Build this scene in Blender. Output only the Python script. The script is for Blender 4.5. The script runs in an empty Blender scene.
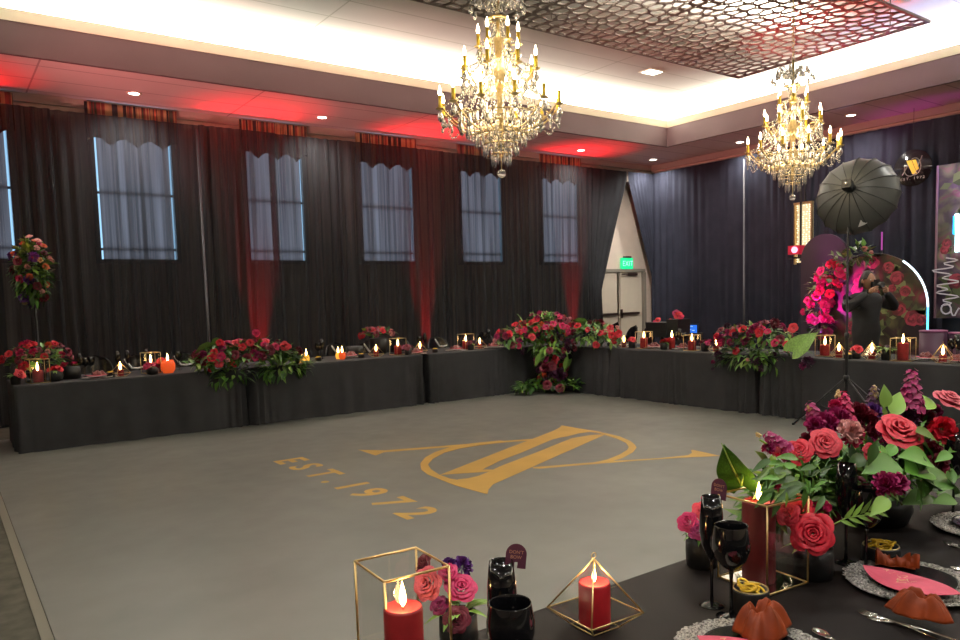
import bpy, math, random
from mathutils import Vector, Matrix, Quaternion
R = random.Random(7)
sc = bpy.context.scene
COL = sc.collection
PI = math.pi

# ------------------------------------------------------------------ camera
F, PCX, PCY = 753.8, 480.0, 360.0
YAW, PITCH, ROLL, EYE = .94697, .08128, -.02852, 1.57
_cy, _sy, _cp, _sp, _cr, _sr = (math.cos(YAW), math.sin(YAW), math.cos(PITCH), math.sin(PITCH), math.cos(ROLL), math.sin(ROLL))
_f = Vector((_cy*_cp, _sy*_cp, -_sp)); _r = Vector((_sy, -_cy, 0)); _u = _r.cross(_f)
CR = _cr*_r + _sr*_u
CU = -_sr*_r + _cr*_u
CF = _f
EYEP = Vector((0, 0, EYE))
def ray(px, py): return CR*((px-PCX)/F) - CU*((py-PCY)/F) + CF
def at_z(px, py, z):
    d = ray(px, py); return EYEP + d*((z-EYE)/d.z)
def at_x(px, py, x):
    d = ray(px, py); return EYEP + d*(x/d.x)
def at_y(px, py, y):
    d = ray(px, py); return EYEP + d*(y/d.y)

cd = bpy.data.cameras.new('camera'); cam = bpy.data.objects.new('camera', cd); COL.objects.link(cam)
m = Matrix((CR, CU, -CF)).transposed().to_4x4(); m.translation = EYEP
cam.matrix_world = m
cd.sensor_width = 36; cd.lens = F/960*36; cd.shift_y = (PCY-320)/960; cd.clip_start = .05; cd.clip_end = 100
sc.camera = cam

# ------------------------------------------------------------------ materials
def lin(c): return tuple((v/12.92 if v <= .04045 else ((v+.055)/1.055)**2.4) for v in c)
def rgb(r, g, b): return lin((r/255, g/255, b/255))
MATS = {}
def mat(name, col, rough=.5, metal=0, spec=.5, var=0, scale=20, emit=None, es=1, island=0, bump=0, bscale=200, trans=0, coat=0, sheen=0, alpha=1):
    if name in MATS: return MATS[name]
    m = bpy.data.materials.new(name); m.use_nodes = True
    nt = m.node_tree; b = nt.nodes['Principled BSDF']
    b.inputs['Base Color'].default_value = (*col, 1)
    b.inputs['Roughness'].default_value = rough; b.inputs['Metallic'].default_value = metal
    b.inputs['Specular IOR Level'].default_value = spec
    b.inputs['Transmission Weight'].default_value = trans
    b.inputs['Coat Weight'].default_value = coat
    b.inputs['Sheen Weight'].default_value = sheen
    b.inputs['Alpha'].default_value = alpha
    if emit:
        b.inputs['Emission Color'].default_value = (*emit, 1); b.inputs['Emission Strength'].default_value = es
    if var or island:
        mixn = nt.nodes.new('ShaderNodeMix'); mixn.data_type = 'RGBA'; mixn.blend_type = 'MULTIPLY'
        mixn.inputs[0].default_value = 1
        mixn.inputs[6].default_value = (*col, 1)
        if island:
            g = nt.nodes.new('ShaderNodeNewGeometry'); src = g.outputs['Random Per Island']; k = island
        else:
            tc = nt.nodes.new('ShaderNodeTexCoord'); n = nt.nodes.new('ShaderNodeTexNoise'); n.inputs['Scale'].default_value = scale
            n.inputs['Detail'].default_value = 4
            nt.links.new(tc.outputs['Object'], n.inputs['Vector']); src = n.outputs['Fac']; k = var
        mr = nt.nodes.new('ShaderNodeMapRange')
        mr.inputs[1].default_value = .1 if island else .3; mr.inputs[2].default_value = .9 if island else .7
        mr.inputs[3].default_value = 1-k; mr.inputs[4].default_value = 1+k
        nt.links.new(src, mr.inputs[0]); nt.links.new(mr.outputs[0], mixn.inputs[7])
        nt.links.new(mixn.outputs[2], b.inputs['Base Color'])
    if bump:
        tc = nt.nodes.new('ShaderNodeTexCoord'); n = nt.nodes.new('ShaderNodeTexNoise'); n.inputs['Scale'].default_value = bscale
        bp = nt.nodes.new('ShaderNodeBump'); bp.inputs['Strength'].default_value = bump; bp.inputs['Distance'].default_value = .01
        nt.links.new(tc.outputs['Object'], n.inputs['Vector']); nt.links.new(n.outputs['Fac'], bp.inputs['Height']); nt.links.new(bp.outputs[0], b.inputs['Normal'])
    MATS[name] = m; return m

def emission(name, col, s):
    if name in MATS: return MATS[name]
    m = bpy.data.materials.new(name); m.use_nodes = True; nt = m.node_tree; nt.nodes.clear()
    e = nt.nodes.new('ShaderNodeEmission'); o = nt.nodes.new('ShaderNodeOutputMaterial')
    e.inputs[0].default_value = (*col, 1); e.inputs[1].default_value = s
    nt.links.new(e.outputs[0], o.inputs[0]); MATS[name] = m; return m

def glass(name, tint=(1, 1, 1), refl=.12):
    """thin pane: mostly see-through with a mirror-like coat"""
    if name in MATS: return MATS[name]
    m = bpy.data.materials.new(name); m.use_nodes = True; nt = m.node_tree; nt.nodes.clear()
    t = nt.nodes.new('ShaderNodeBsdfTransparent'); t.inputs[0].default_value = (*tint, 1)
    g = nt.nodes.new('ShaderNodeBsdfGlossy'); g.inputs['Roughness'].default_value = .03
    mx = nt.nodes.new('ShaderNodeMixShader'); o = nt.nodes.new('ShaderNodeOutputMaterial')
    fr = nt.nodes.new('ShaderNodeLayerWeight'); fr.inputs[0].default_value = .5      # same from both sides of the pane
    pw = nt.nodes.new('ShaderNodeMath'); pw.operation = 'POWER'; pw.inputs[1].default_value = 4
    ad = nt.nodes.new('ShaderNodeMath'); ad.operation = 'MULTIPLY_ADD'; ad.inputs[1].default_value = .6; ad.inputs[2].default_value = refl
    nt.links.new(fr.outputs['Facing'], pw.inputs[0]); nt.links.new(pw.outputs[0], ad.inputs[0]); nt.links.new(ad.outputs[0], mx.inputs[0])
    nt.links.new(t.outputs[0], mx.inputs[1]); nt.links.new(g.outputs[0], mx.inputs[2]); nt.links.new(mx.outputs[0], o.inputs[0])
    MATS[name] = m; return m

def sheer(name, col, trans):
    """gathered sheer cloth: vertical threads let some light through"""
    m = bpy.data.materials.new(name); m.use_nodes = True; nt = m.node_tree; nt.nodes.clear()
    d = nt.nodes.new('ShaderNodeBsdfPrincipled'); d.inputs['Base Color'].default_value = (*col, 1); d.inputs['Roughness'].default_value = .8
    d.inputs['Specular IOR Level'].default_value = .08
    t = nt.nodes.new('ShaderNodeBsdfTransparent'); mx = nt.nodes.new('ShaderNodeMixShader'); o = nt.nodes.new('ShaderNodeOutputMaterial')
    tc = nt.nodes.new('ShaderNodeTexCoord'); mp = nt.nodes.new('ShaderNodeMapping'); mp.inputs['Scale'].default_value = (16, 16, .25)
    n = nt.nodes.new('ShaderNodeTexNoise'); n.inputs['Scale'].default_value = 1; n.inputs['Detail'].default_value = 3
    mr = nt.nodes.new('ShaderNodeMapRange'); mr.inputs[1].default_value = .3; mr.inputs[2].default_value = .7
    mr.inputs[3].default_value = trans*.25; mr.inputs[4].default_value = trans*1.6
    nt.links.new(tc.outputs['Object'], mp.inputs[0]); nt.links.new(mp.outputs[0], n.inputs['Vector']); nt.links.new(n.outputs['Fac'], mr.inputs[0])
    nt.links.new(mr.outputs[0], mx.inputs[0]); nt.links.new(d.outputs[0], mx.inputs[1]); nt.links.new(t.outputs[0], mx.inputs[2]); nt.links.new(mx.outputs[0], o.inputs[0])
    MATS[name] = m; return m

M_gold = mat('gold_metal', (.95, .70, .32), .35, 1)
M_brass = mat('antique_brass', (.66, .50, .24), .3, .85, var=.25, scale=60)
M_black = mat('black_gloss_glass', (.004, .004, .005), .06, 0, .6)
M_pot = mat('black_ceramic', (.012, .012, .012), .45, 0, .4, var=.2, scale=60)
M_blackmetal = mat('black_metal', (.015, .015, .017), .4, .3)
M_chair = mat('black_lacquer', (.008, .008, .01), .18, 0, .6)
M_silver = mat('polished_silver', (.8, .78, .76), .15, 1, var=.1, scale=30)
M_mirror = mat('mirror', (.9, .9, .9), .08, 1)
M_pane = glass('clear_glass', (.97, .97, .95), .06)
M_wax = mat('red_wax', (.33, .018, .02), .45, 0, .4, var=.15, scale=30)
M_waxdark = mat('dark_red_wax', (.16, .012, .015), .45, 0, .4, var=.15, scale=30)
M_wick = mat('wick', (.01, .01, .01), .9)
M_flame = emission('flame', (1, .62, .22), 22)
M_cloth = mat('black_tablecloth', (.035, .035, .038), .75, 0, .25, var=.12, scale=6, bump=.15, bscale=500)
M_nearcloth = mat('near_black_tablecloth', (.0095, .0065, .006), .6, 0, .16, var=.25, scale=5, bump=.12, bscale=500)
M_drape = sheer('black_sheer_drape', (.026, .027, .030), .115)
M_drapeR = mat('black_navy_drape', (.026, .028, .042), .85, 0, .08, var=.15, scale=3)
M_wall = mat('beige_wall_paint', (.60, .49, .41), .7, var=.04, scale=4)
M_door = mat('beige_door_paint', (.52, .45, .36), .5, var=.04, scale=4)
M_stem = mat('green_stem', (.10, .18, .04), .6)
M_leaf = mat('leaf_green', (.075, .195, .024), .42, island=.55)
M_leaf2 = mat('leaf_light', (.19, .33, .052), .42, island=.4)
M_leaf3 = mat('leaf_dark', (.04, .10, .024), .4, island=.5)
M_anth = mat('anthurium_leaf', (.045, .15, .015), .42, 0, .4, var=.3, scale=25)
M_anthlight = mat('pale_anthurium_leaf', (.17, .31, .06), .4, 0, .4, var=.35, scale=18)
M_napkin = mat('rust_satin', (.21, .033, .005), .5, 0, .25, var=.35, scale=14)
M_menu = mat('pink_card', (.60, .085, .14), .6, var=.06, scale=30)
M_tag = mat('plum_card', (.10, .02, .045), .6)
M_tagtext = mat('copper_print', (.65, .33, .18), .4, .3)
FL = {'red': mat('petal_red', (.64, .012, .035), .5, var=.18, scale=8),
      'coral': mat('petal_coral', (.68, .040, .065), .5, var=.2, scale=8),
      'pink': mat('petal_pink', (.72, .13, .17), .5, var=.2, scale=8),
      'hot': mat('petal_hot_pink', (.62, .02, .12), .5, var=.2, scale=8),
      'mag': mat('petal_magenta', (.38, .02, .13), .5, var=.3, scale=8),
      'burg': mat('petal_burgundy', (.17, .009, .028), .5, var=.3, scale=8),
      'purple': mat('petal_purple', (.14, .04, .24), .5, var=.3, scale=8),
      'plum': mat('petal_plum', (.07, .016, .05), .5, var=.3, scale=8),
      'pale': mat('petal_pale', (.80, .40, .38), .5, var=.2, scale=8),
      'cream': mat('petal_cream', (.75, .55, .25), .5, var=.2, scale=8),
      'orange': mat('petal_orange', (.72, .14, .05), .5, var=.2, scale=8)}

# ------------------------------------------------------------------ mesh helpers
class MB:
    def __init__(s): s.v = []; s.f = []; s.sm = []
    def add(s, vs, fs, smooth=True):
        o = len(s.v); s.v += [tuple(p) for p in vs]; s.f += [tuple(i+o for i in f) for f in fs]; s.sm += [smooth]*len(fs); return s
    def box(s, c, d, rz=0, taper=1):
        cx, cy, cz = c; x, y, z = d[0]/2, d[1]/2, d[2]/2; ca, sa = math.cos(rz), math.sin(rz); vs = []
        for k in (-1, 1):
            t = taper if k > 0 else 1
            for i, j in ((-1, -1), (1, -1), (1, 1), (-1, 1)):
                a, b = i*x*t, j*y*t; vs.append((cx+a*ca-b*sa, cy+a*sa+b*ca, cz+k*z))
        return s.add(vs, [(3, 2, 1, 0), (4, 5, 6, 7), (0, 1, 5, 4), (1, 2, 6, 5), (2, 3, 7, 6), (3, 0, 4, 7)], False)
    def lathe(s, prof, n=24, c=(0, 0, 0), cap=True):
        vs = []; fs = []; k = len(prof)
        for r, z in prof:
            for i in range(n):
                a = 2*PI*i/n; vs.append((c[0]+r*math.cos(a), c[1]+r*math.sin(a), c[2]+z))
        for j in range(k-1):
            for i in range(n):
                a = j*n+i; b = j*n+(i+1) % n; fs.append((a, b, b+n, a+n))
        if cap:
            if prof[0][0] > 1e-5: fs.append(tuple(range(n-1, -1, -1)))
            if prof[-1][0] > 1e-5: fs.append(tuple(range((k-1)*n, k*n)))
        return s.add(vs, fs)
    def tube(s, pts, r, n=6, closed=False):
        pts = [Vector(p) for p in pts]; k = len(pts); vs = []; fs = []
        rr = r if isinstance(r, (list, tuple)) else [r]*k
        t0 = (pts[1]-pts[0]).normalized(); nv = t0.orthogonal().normalized()
        for i, p in enumerate(pts):
            if closed: t = (pts[(i+1) % k]-pts[i-1])
            else: t = pts[min(i+1, k-1)]-pts[max(i-1, 0)]
            if t.length < 1e-9: t = t0
            t = t.normalized(); nv = (nv-t*nv.dot(t)); nv = nv.normalized() if nv.length > 1e-6 else t.orthogonal().normalized(); b = t.cross(nv)
            for j in range(n):
                a = 2*PI*j/n; vs.append(p+(nv*math.cos(a)+b*math.sin(a))*rr[i])
        for i in range(k if closed else k-1):
            for j in range(n):
                a = i*n+j; b2 = i*n+(j+1) % n; i2 = ((i+1) % k)*n
                fs.append((a, b2, i2+(j+1) % n, i2+j))
        if not closed: fs += [tuple(range(n-1, -1, -1)), tuple(range((k-1)*n, k*n))]
        return s.add(vs, fs)
    def grid(s, fn, nu, nv, smooth=True):
        vs = [fn(i/nu, j/nv) for j in range(nv+1) for i in range(nu+1)]
        fs = [(j*(nu+1)+i, j*(nu+1)+i+1, (j+1)*(nu+1)+i+1, (j+1)*(nu+1)+i) for j in range(nv) for i in range(nu)]
        return s.add(vs, fs, smooth)
    def ball(s, c, r, n=8, m=5, sz=1):
        pr = [(max(1e-6, r*math.sin(PI*j/m)), -r*sz*math.cos(PI*j/m)) for j in range(m+1)]
        return s.lathe(pr, n, c, False)
    def prism(s, poly, z0, z1):
        n = len(poly); vs = [(x, y, z0) for x, y in poly]+[(x, y, z1) for x, y in poly]
        return s.add(vs, [tuple(range(n-1, -1, -1)), tuple(range(n, 2*n))]+[(i, (i+1) % n, n+(i+1) % n, n+i) for i in range(n)], False)
    def merge(s, o, M):
        return s.addx([M @ Vector(p) for p in o.v], o.f, o.sm)
    def addx(s, vs, fs, sm):
        k = len(s.v); s.v += [tuple(p) for p in vs]; s.f += [tuple(i+k for i in f) for f in fs]; s.sm += list(sm); return s
    def mesh(s, name, m):
        me = bpy.data.meshes.new(name); me.from_pydata(s.v, [], s.f); me.polygons.foreach_set('use_smooth', s.sm)
        if m: me.materials.append(m)
        me.update(); return me
    def build(s, name, m, parent=None, loc=(0, 0, 0), rot=(0, 0, 0)):
        o = bpy.data.objects.new(name, s.mesh(name, m)); COL.objects.link(o); o.location = loc; o.rotation_euler = rot
        if parent: o.parent = parent
        return o

def tag(o, label=None, cat=None, group=None, kind=None):
    if label: o['label'] = label
    if cat: o['category'] = cat
    if group: o['group'] = group
    if kind: o['kind'] = kind
    return o
def thing(name, label, cat, loc=(0, 0, 0), rz=0, group=None):
    o = bpy.data.objects.new(name, None); COL.objects.link(o); o.location = loc; o.rotation_euler = (0, 0, rz); o.empty_display_size = .05
    return tag(o, label, cat, group)
CACHE = {}
def part(name, key, fn, m, parent, loc=(0, 0, 0), rot=(0, 0, 0), s=1):
    """a part whose mesh is made once per key and shared by its copies"""
    k = (key, m.name)
    if k not in CACHE: CACHE[k] = fn().mesh(name, m)
    o = bpy.data.objects.new(name, CACHE[k]); COL.objects.link(o); o.parent = parent; o.location = loc
    if isinstance(rot, Quaternion): o.rotation_mode = 'QUATERNION'; o.rotation_quaternion = rot
    else: o.rotation_euler = rot
    o.scale = (s, s, s) if isinstance(s, (int, float)) else s
    return o
def struct(mb, name, m): return tag(mb.build(name, m), kind='structure')
def solidify(o, t):
    md = o.modifiers.new('solid', 'SOLIDIFY'); md.thickness = t; md.offset = 0; return o
def text_mb(txt, size, sx=1, spacing=1, bold=0):
    cu = bpy.data.curves.new('t', 'FONT'); cu.body = txt; cu.size = size; cu.extrude = 0; cu.space_character = spacing; cu.resolution_u = 3; cu.offset = bold
    o = bpy.data.objects.new('t', cu); COL.objects.link(o)
    bpy.context.view_layer.update()
    me = o.to_mesh(); mb = MB(); mb.add([(v.co.x*sx, v.co.y, v.co.z) for v in me.vertices], [tuple(p.vertices) for p in me.polygons], False)
    o.to_mesh_clear(); bpy.data.objects.remove(o); bpy.data.curves.remove(cu)
    return mb

# ------------------------------------------------------------------ flower and leaf meshes
def rose_mb(rings=6, seed=1, g=6, opening=1.0):
    """rings of upright petals, each with a rolled-back rim, higher towards the heart"""
    r = random.Random(seed); mb = MB()
    spec = [(.09, 2, .60), (.20, 3, .60), (.36, 4, .55), (.54, 5, .46), (.74, 5, .34), (.95, 6, .17)]
    if rings == 4: spec = [(.14, 2, .58), (.36, 4, .52), (.64, 4, .36), (.93, 5, .14)]
    if rings == 3: spec = spec[:4]; 
    ph = 0
    for k, (rad, n, zt) in enumerate(spec):
        ph += .8
        if rings == 3: rad *= 1.3
        for q in range(n):
            a0 = ph+2*PI*q/n+r.uniform(-.18, .18); rr = rad*r.uniform(.93, 1.08); zz = zt+r.uniform(-.06, .05); wv = r.uniform(0, 6)
            def fn(u, v, a0=a0, rr=rr, zz=zz, n=n, k=k, wv=wv):
                uu = (u-.5)*2; vv = v*(1-.20*abs(uu)**2.5); hw = PI/n*1.32*(.55+.45*math.sin(PI*min(1, vv*.62)))
                roll = max(0, vv-.72)/.28
                rad_ = rr*(.38+.58*vv**.8)+(.05+.11*rr)*roll**2+.06*rr*uu*(1 if n > 2 else .4)+.02*math.sin(uu*4+wv)*vv
                z = -.18+(zz+.18)*math.sin(min(1, vv*1.05)*PI/2)-(.04+.10*rr)*roll**2*(.6+.4*math.cos(uu*3+wv))
                aa = a0+uu*hw
                return (rad_*math.cos(aa), rad_*math.sin(aa), z)
            mb.grid(fn, g, g if g > 4 else 4)
    return mb
def bloom_mb(n=60, seed=1):
    """ruffled carnation or dahlia head"""
    r = random.Random(seed); mb = MB()
    for k in range(n):
        t = k/n; phi = k*2.39996; el = PI/2*(1-t*1.15)+r.uniform(-.1, .1); d = Vector((math.cos(phi)*math.cos(el), math.sin(phi)*math.cos(el), math.sin(el)))
        side = d.orthogonal().normalized(); side = (Quaternion(d, r.uniform(0, 6)) @ side); up = d.cross(side)
        L = r.uniform(.8, 1.05); w = r.uniform(.22, .34)
        b = d*.25; tip = d*L
        vs = [b, b.lerp(tip, .6)+side*w, tip+side*w*.6+up*r.uniform(-.1, .1), tip*1.04+up*r.uniform(-.12, .12), tip-side*w*.6+up*r.uniform(-.1, .1), b.lerp(tip, .6)-side*w]
        mb.add([v*1.0 for v in vs], [(0, 1, 2, 3), (0, 3, 4, 5)])
    return mb
def stock_mb(n=34, seed=1):
    """spike of small ruffled florets, unit height"""
    r = random.Random(seed); mb = MB(); mb.tube([(0, 0, 0), (0, 0, .9)], [.02, .01], 5)
    for k in range(n):
        t = k/n; z = .12+.85*t; rad = .19*(1-.72*t)+.02; phi = k*2.4
        c = Vector((rad*math.cos(phi), rad*math.sin(phi), z)); d = Vector((math.cos(phi), math.sin(phi), .35+t)).normalized(); s = (.13-.08*t)
        side = d.orthogonal().normalized(); up = d.cross(side)
        for q in range(5):
            a = q*2*PI/5+r.uniform(-.3, .3); e = side*math.cos(a)+up*math.sin(a); f = d.cross(e)
            mb.add([c, c+(e*.7+f*.55)*s+d*s*.3, c+e*s*1.15+d*s*r.uniform(0, .45), c+(e*.7-f*.55)*s+d*s*.3], [(0, 1, 2, 3)])
    return mb
def bud_mb(seed=1, n=14):
    r = random.Random(seed); mb = MB()
    for k in range(n):
        t = k/n; phi = k*2.4; rad = .22*(1-.7*t); mb.ball((rad*math.cos(phi), rad*math.sin(phi), t*.8), .16*(1-.45*t), 6, 4, 1.2)
    return mb
def leaf_into(mb, base, d, up, L, W, bend=.3, fold=.25, n=4):
    d = Vector(d).normalized(); up = Vector(up); side = d.cross(up)
    if side.length < 1e-4: side = d.orthogonal()
    side.normalize(); up = side.cross(d).normalized(); base = Vector(base); vs = []; fs = []
    for i in range(n+1):
        t = i/n; w = W*.5*math.sin(PI*(t**.75))*(1-.15*t); c = base+d*(L*t)-up*(bend*L*t*t)
        vs += [c+side*w+up*(fold*w), c, c-side*w+up*(fold*w)]
    for i in range(n):
        a = i*3; fs += [(a, a+1, a+4, a+3), (a+1, a+2, a+5, a+4)]
    mb.add(vs, fs)
def heart_mb(n=14):
    """heart-shaped anthurium leaf, unit length along +x, with raised veins"""
    mb = MB(); rows = []
    for i in range(n+1):
        t = i/n; x = t*1.0-.18; w = .46*math.sin(PI*min(1, (t*.93+.07))**.62)*(1-.1*t)
        rows.append((x, w))
    vs = []; K = 8
    for x, w in rows:
        for j in range(K+1):
            u = (j/K-.5)*2; z = .10*abs(u)*w*2+.02*math.sin(abs(u)*9+x*14)-.22*x*x; xx = x-(.18*abs(u) if x < .1 else 0)*(1-max(0, x)/.1*.9)
            vs.append((xx, u*w, z))
    fs = [(i*(K+1)+j, i*(K+1)+j+1, (i+1)*(K+1)+j+1, (i+1)*(K+1)+j) for i in range(n) for j in range(K)]
    return mb.add(vs, fs)
def zrot(d, spin=0):
    q = Vector(d).normalized().to_track_quat('Z', 'Y'); return q @ Quaternion((0, 0, 1), spin)
_fn = {'rose': lambda s: (lambda: rose_mb(6, s, 7)), 'rosefar': lambda s: (lambda: rose_mb(4, s, 4)), 'bud_rose': lambda s: (lambda: rose_mb(3, s, 5)),
       'bloom': lambda s: (lambda: bloom_mb(70, s)), 'bloomfar': lambda s: (lambda: bloom_mb(34, s)), 'stock': lambda s: (lambda: stock_mb(40, s)), 'buds': lambda s: (lambda: bud_mb(s))}
_nm = {'rose': 'rose', 'rosefar': 'rose', 'bud_rose': 'rose_bud', 'bloom': 'carnation', 'bloomfar': 'carnation', 'stock': 'stock_flower', 'buds': 'bud_cluster'}
def flower(parent, kind, color, loc, d, size, seed=0, name=None):
    sd = seed % 3
    return part(name or _nm[kind], (kind, sd), _fn[kind](sd+1), FL[color], parent, loc, zrot(d, R.uniform(0, 6)), size)

def arrangement(name, label, cat, loc, lobes, seed, near=False, group=None, hang=0, leafL=(.09, .16), leafW=.45, extra=None):
    """lobes: (centre, half sizes, leaf count, [(kind, colour, count, size)], min_z_dir); flowers face outwards, mostly to the open side"""
    r = random.Random(seed); t = thing(name, label, cat, loc, 0, group)
    fol = {0: MB(), 1: MB(), 2: MB()}
    toeye = (EYEP-Vector(loc)); toeye.z = 0; toeye.normalize()
    for lb in lobes:
        c, h, nl, fl = lb[:4]; zmin = lb[4] if len(lb) > 4 else -.35
        c = Vector(c)
        def rd(bias):
            for _ in range(60):
                d = Vector((r.gauss(0, 1), r.gauss(0, 1), r.gauss(.15, 1)))
                if d.length < .1: continue
                d.normalize()
                if d.z >= zmin and d.dot(toeye) > bias: return d
            return Vector((0, 0, 1))
        for i in range(nl):
            d = rd(-.75); p = c+Vector((d.x*h[0], d.y*h[1], d.z*h[2]))*r.uniform(.45, .98)
            dd = (d+Vector((r.uniform(-.7, .7), r.uniform(-.7, .7), r.uniform(-.6, .5)-hang))).normalized()
            L = r.uniform(*leafL); leaf_into(fol[r.choice((0, 0, 1, 2))], p-dd*L*.3, dd, Vector((0, 0, 1))+d*.8, L, L*leafW*r.uniform(.7, 1.2), r.uniform(0, .5), .3, 4 if near else 3)
        for kind, colr, n, size in fl:
            for i in range(n):
                d = rd(-.15); p = c+Vector((d.x*h[0], d.y*h[1], d.z*h[2]))*r.uniform(.85, 1.06)
                fd = (d+toeye*.5+Vector((0, 0, .25))+Vector((r.uniform(-.3, .3), r.uniform(-.3, .3), r.uniform(-.2, .2)))).normalized()
                if kind == 'stock': fd = (d*.6+Vector((0, 0, 1))).normalized()
                flower(t, kind, colr, p, fd, size*r.uniform(.85, 1.15), r.randrange(3))
    for k, mm, nm in ((0, M_leaf, 'foliage'), (1, M_leaf2, 'light_foliage'), (2, M_leaf3, 'dark_foliage')):
        if fol[k].v: tag(fol[k].build(nm, mm, t), kind='stuff')
    if extra: extra(t)
    return t

# ================================================================== ROOM
WY, WX, CY0, CX0 = 12.3, 14.0, 12.0, 13.7      # walls and the drapes in front of them
ZS, ZC = 4.57, 5.35                             # soffit and upper ceiling
FY, FX = 10.5, 12.45                            # fascia of the tray
X0, Y0 = -7.0, -8.0
def nodes_floor(m, base, tint, sc1=1.2):
    nt = m.node_tree; b = nt.nodes['Principled BSDF']
    tc = nt.nodes.new('ShaderNodeTexCoord'); n = nt.nodes.new('ShaderNodeTexNoise'); n.inputs['Scale'].default_value = sc1; n.inputs['Detail'].default_value = 6
    cr = nt.nodes.new('ShaderNodeValToRGB'); cr.color_ramp.elements[0].color = (*base, 1); cr.color_ramp.elements[1].color = (*tint, 1)
    cr.color_ramp.elements[0].position = .35; cr.color_ramp.elements[1].position = .7
    n2 = nt.nodes.new('ShaderNodeTexNoise'); n2.inputs['Scale'].default_value = 5; n2.inputs['Detail'].default_value = 5
    mr = nt.nodes.new('ShaderNodeMapRange'); mr.inputs[3].default_value = .30; mr.inputs[4].default_value = .44
    nt.links.new(tc.outputs['Object'], n.inputs['Vector']); nt.links.new(n.outputs['Fac'], cr.inputs[0]); nt.links.new(cr.outputs[0], b.inputs['Base Color'])
    nt.links.new(tc.outputs['Object'], n2.inputs['Vector']); nt.links.new(n2.outputs['Fac'], mr.inputs[0]); nt.links.new(mr.outputs[0], b.inputs['Roughness'])
M_floor = mat('grey_vinyl_floor', (.2, .18, .15), .36, 0, .45); nodes_floor(M_floor, (.146, .149, .131), (.186, .186, .163))
M_carpet = mat('olive_carpet', (.075, .07, .052), .9, 0, .2, var=.3, scale=9)
struct(MB().box(((X0+WX)/2, (Y0+WY)/2, -.05), (WX-X0+.6, WY-Y0+.6, .1)), 'floor', M_carpet)
dance = struct(MB().box(((.36+9.6)/2, (-3+10.9)/2, .002), (9.6-.36, 13.9, .004)), 'floor_dance_vinyl', M_floor)
tape = MB(); tape.box((.33, 3.9, .0045), (.05, 13.8, .004)); struct(tape, 'trim_1', mat('floor_tape', (.16, .15, .11), .5))

# walls
wl = MB(); wl.box(((X0+WX)/2, WY+.1, 2.7), (WX-X0+.4, .2, 5.6)); struct(wl, 'wall_left', M_wall)
wr_ = MB(); wr_.box((WX+.1, (Y0+WY)/2, 2.7), (.2, WY-Y0+.4, 5.6)); struct(wr_, 'wall_right', M_wall)
struct(MB().box(((X0+WX)/2, Y0-.1, 2.7), (WX-X0+.4, .2, 5.6)), 'wall_back', M_wall)
struct(MB().box((X0-.1, (Y0+WY)/2, 2.7), (.2, WY-Y0+.4, 5.6)), 'wall_near', M_wall)

def grid_lines(m, sx, sy, dark, ox=0, oy=0):
    """ceiling panel joints"""
    nt = m.node_tree; b = nt.nodes['Principled BSDF']; base = b.inputs['Base Color'].default_value[:3]
    tc = nt.nodes.new('ShaderNodeTexCoord'); sp = nt.nodes.new('ShaderNodeSeparateXYZ'); nt.links.new(tc.outputs['Object'], sp.inputs[0])
    outs = []
    for ax, s, o in ((0, sx, ox), (1, sy, oy)):
        a = nt.nodes.new('ShaderNodeMath'); a.operation = 'ADD'; a.inputs[1].default_value = o+1000*s
        q = nt.nodes.new('ShaderNodeMath'); q.operation = 'MODULO'; q.inputs[1].default_value = s
        l = nt.nodes.new('ShaderNodeMath'); l.operation = 'LESS_THAN'; l.inputs[1].default_value = .022
        nt.links.new(sp.outputs[ax], a.inputs[0]); nt.links.new(a.outputs[0], q.inputs[0]); nt.links.new(q.outputs[0], l.inputs[0]); outs.append(l)
    mx = nt.nodes.new('ShaderNodeMath'); mx.operation = 'MAXIMUM'; nt.links.new(outs[0].outputs[0], mx.inputs[0]); nt.links.new(outs[1].outputs[0], mx.inputs[1])
    mi = nt.nodes.new('ShaderNodeMix'); mi.data_type = 'RGBA'; mi.inputs[6].default_value = (*base, 1); mi.inputs[7].default_value = (*dark, 1)
    nt.links.new(mx.outputs[0], mi.inputs[0]); nt.links.new(mi.outputs[2], b.inputs['Base Color'])
M_ceil = mat('upper_ceiling_panels', (.66, .62, .56), .8, 0, .2); grid_lines(M_ceil, 2.4, .6, (.48, .45, .38), .3, .15)
M_soffit = mat('soffit_panels', (.62, .55, .52), .8, 0, .2); grid_lines(M_soffit, 2.75, .62, (.36, .30, .29), 1.52, .33)
M_fascia = mat('mauve_fascia_paint', (.12, .082, .088), .6, 0, .3, var=.04, scale=3)
M_trim = mat('cream_cove_trim', (.80, .79, .60), .5)
struct(MB().box(((X0+WX)/2, (Y0+WY)/2, ZC+.05), (WX-X0+.4, WY-Y0+.4, .1)), 'ceiling', M_ceil)
TX0, TY0 = -5.0, -6.0
so = MB()
so.box(((X0+WX)/2, (FY+.06+WY)/2, ZS+.04), (WX-X0, WY-FY-.06, .08)); so.box(((FX+.06+WX)/2, (Y0+FY)/2, ZS+.04), (WX-FX-.06, FY-Y0+.12, .08))
so.box(((X0+FX)/2, (Y0+TY0)/2, ZS+.04), (FX-X0, TY0-Y0, .08)); so.box(((X0+TX0)/2, (TY0+FY)/2, ZS+.04), (TX0-X0, FY-TY0, .08))
struct(so, 'ceiling_soffit', M_soffit)
fa = MB(); zt = 4.95
fa.box(((TX0+FX)/2, FY+.03, (ZS+zt)/2), (FX-TX0+.12, .06, zt-ZS)); fa.box((FX+.03, (TY0+FY)/2, (ZS+zt)/2), (.06, FY-TY0, zt-ZS))
fa.box(((TX0+FX)/2, TY0-.03, (ZS+zt)/2), (FX-TX0+.12, .06, zt-ZS)); fa.box((TX0-.03, (TY0+FY)/2, (ZS+zt)/2), (.06, FY-TY0, zt-ZS))
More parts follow.
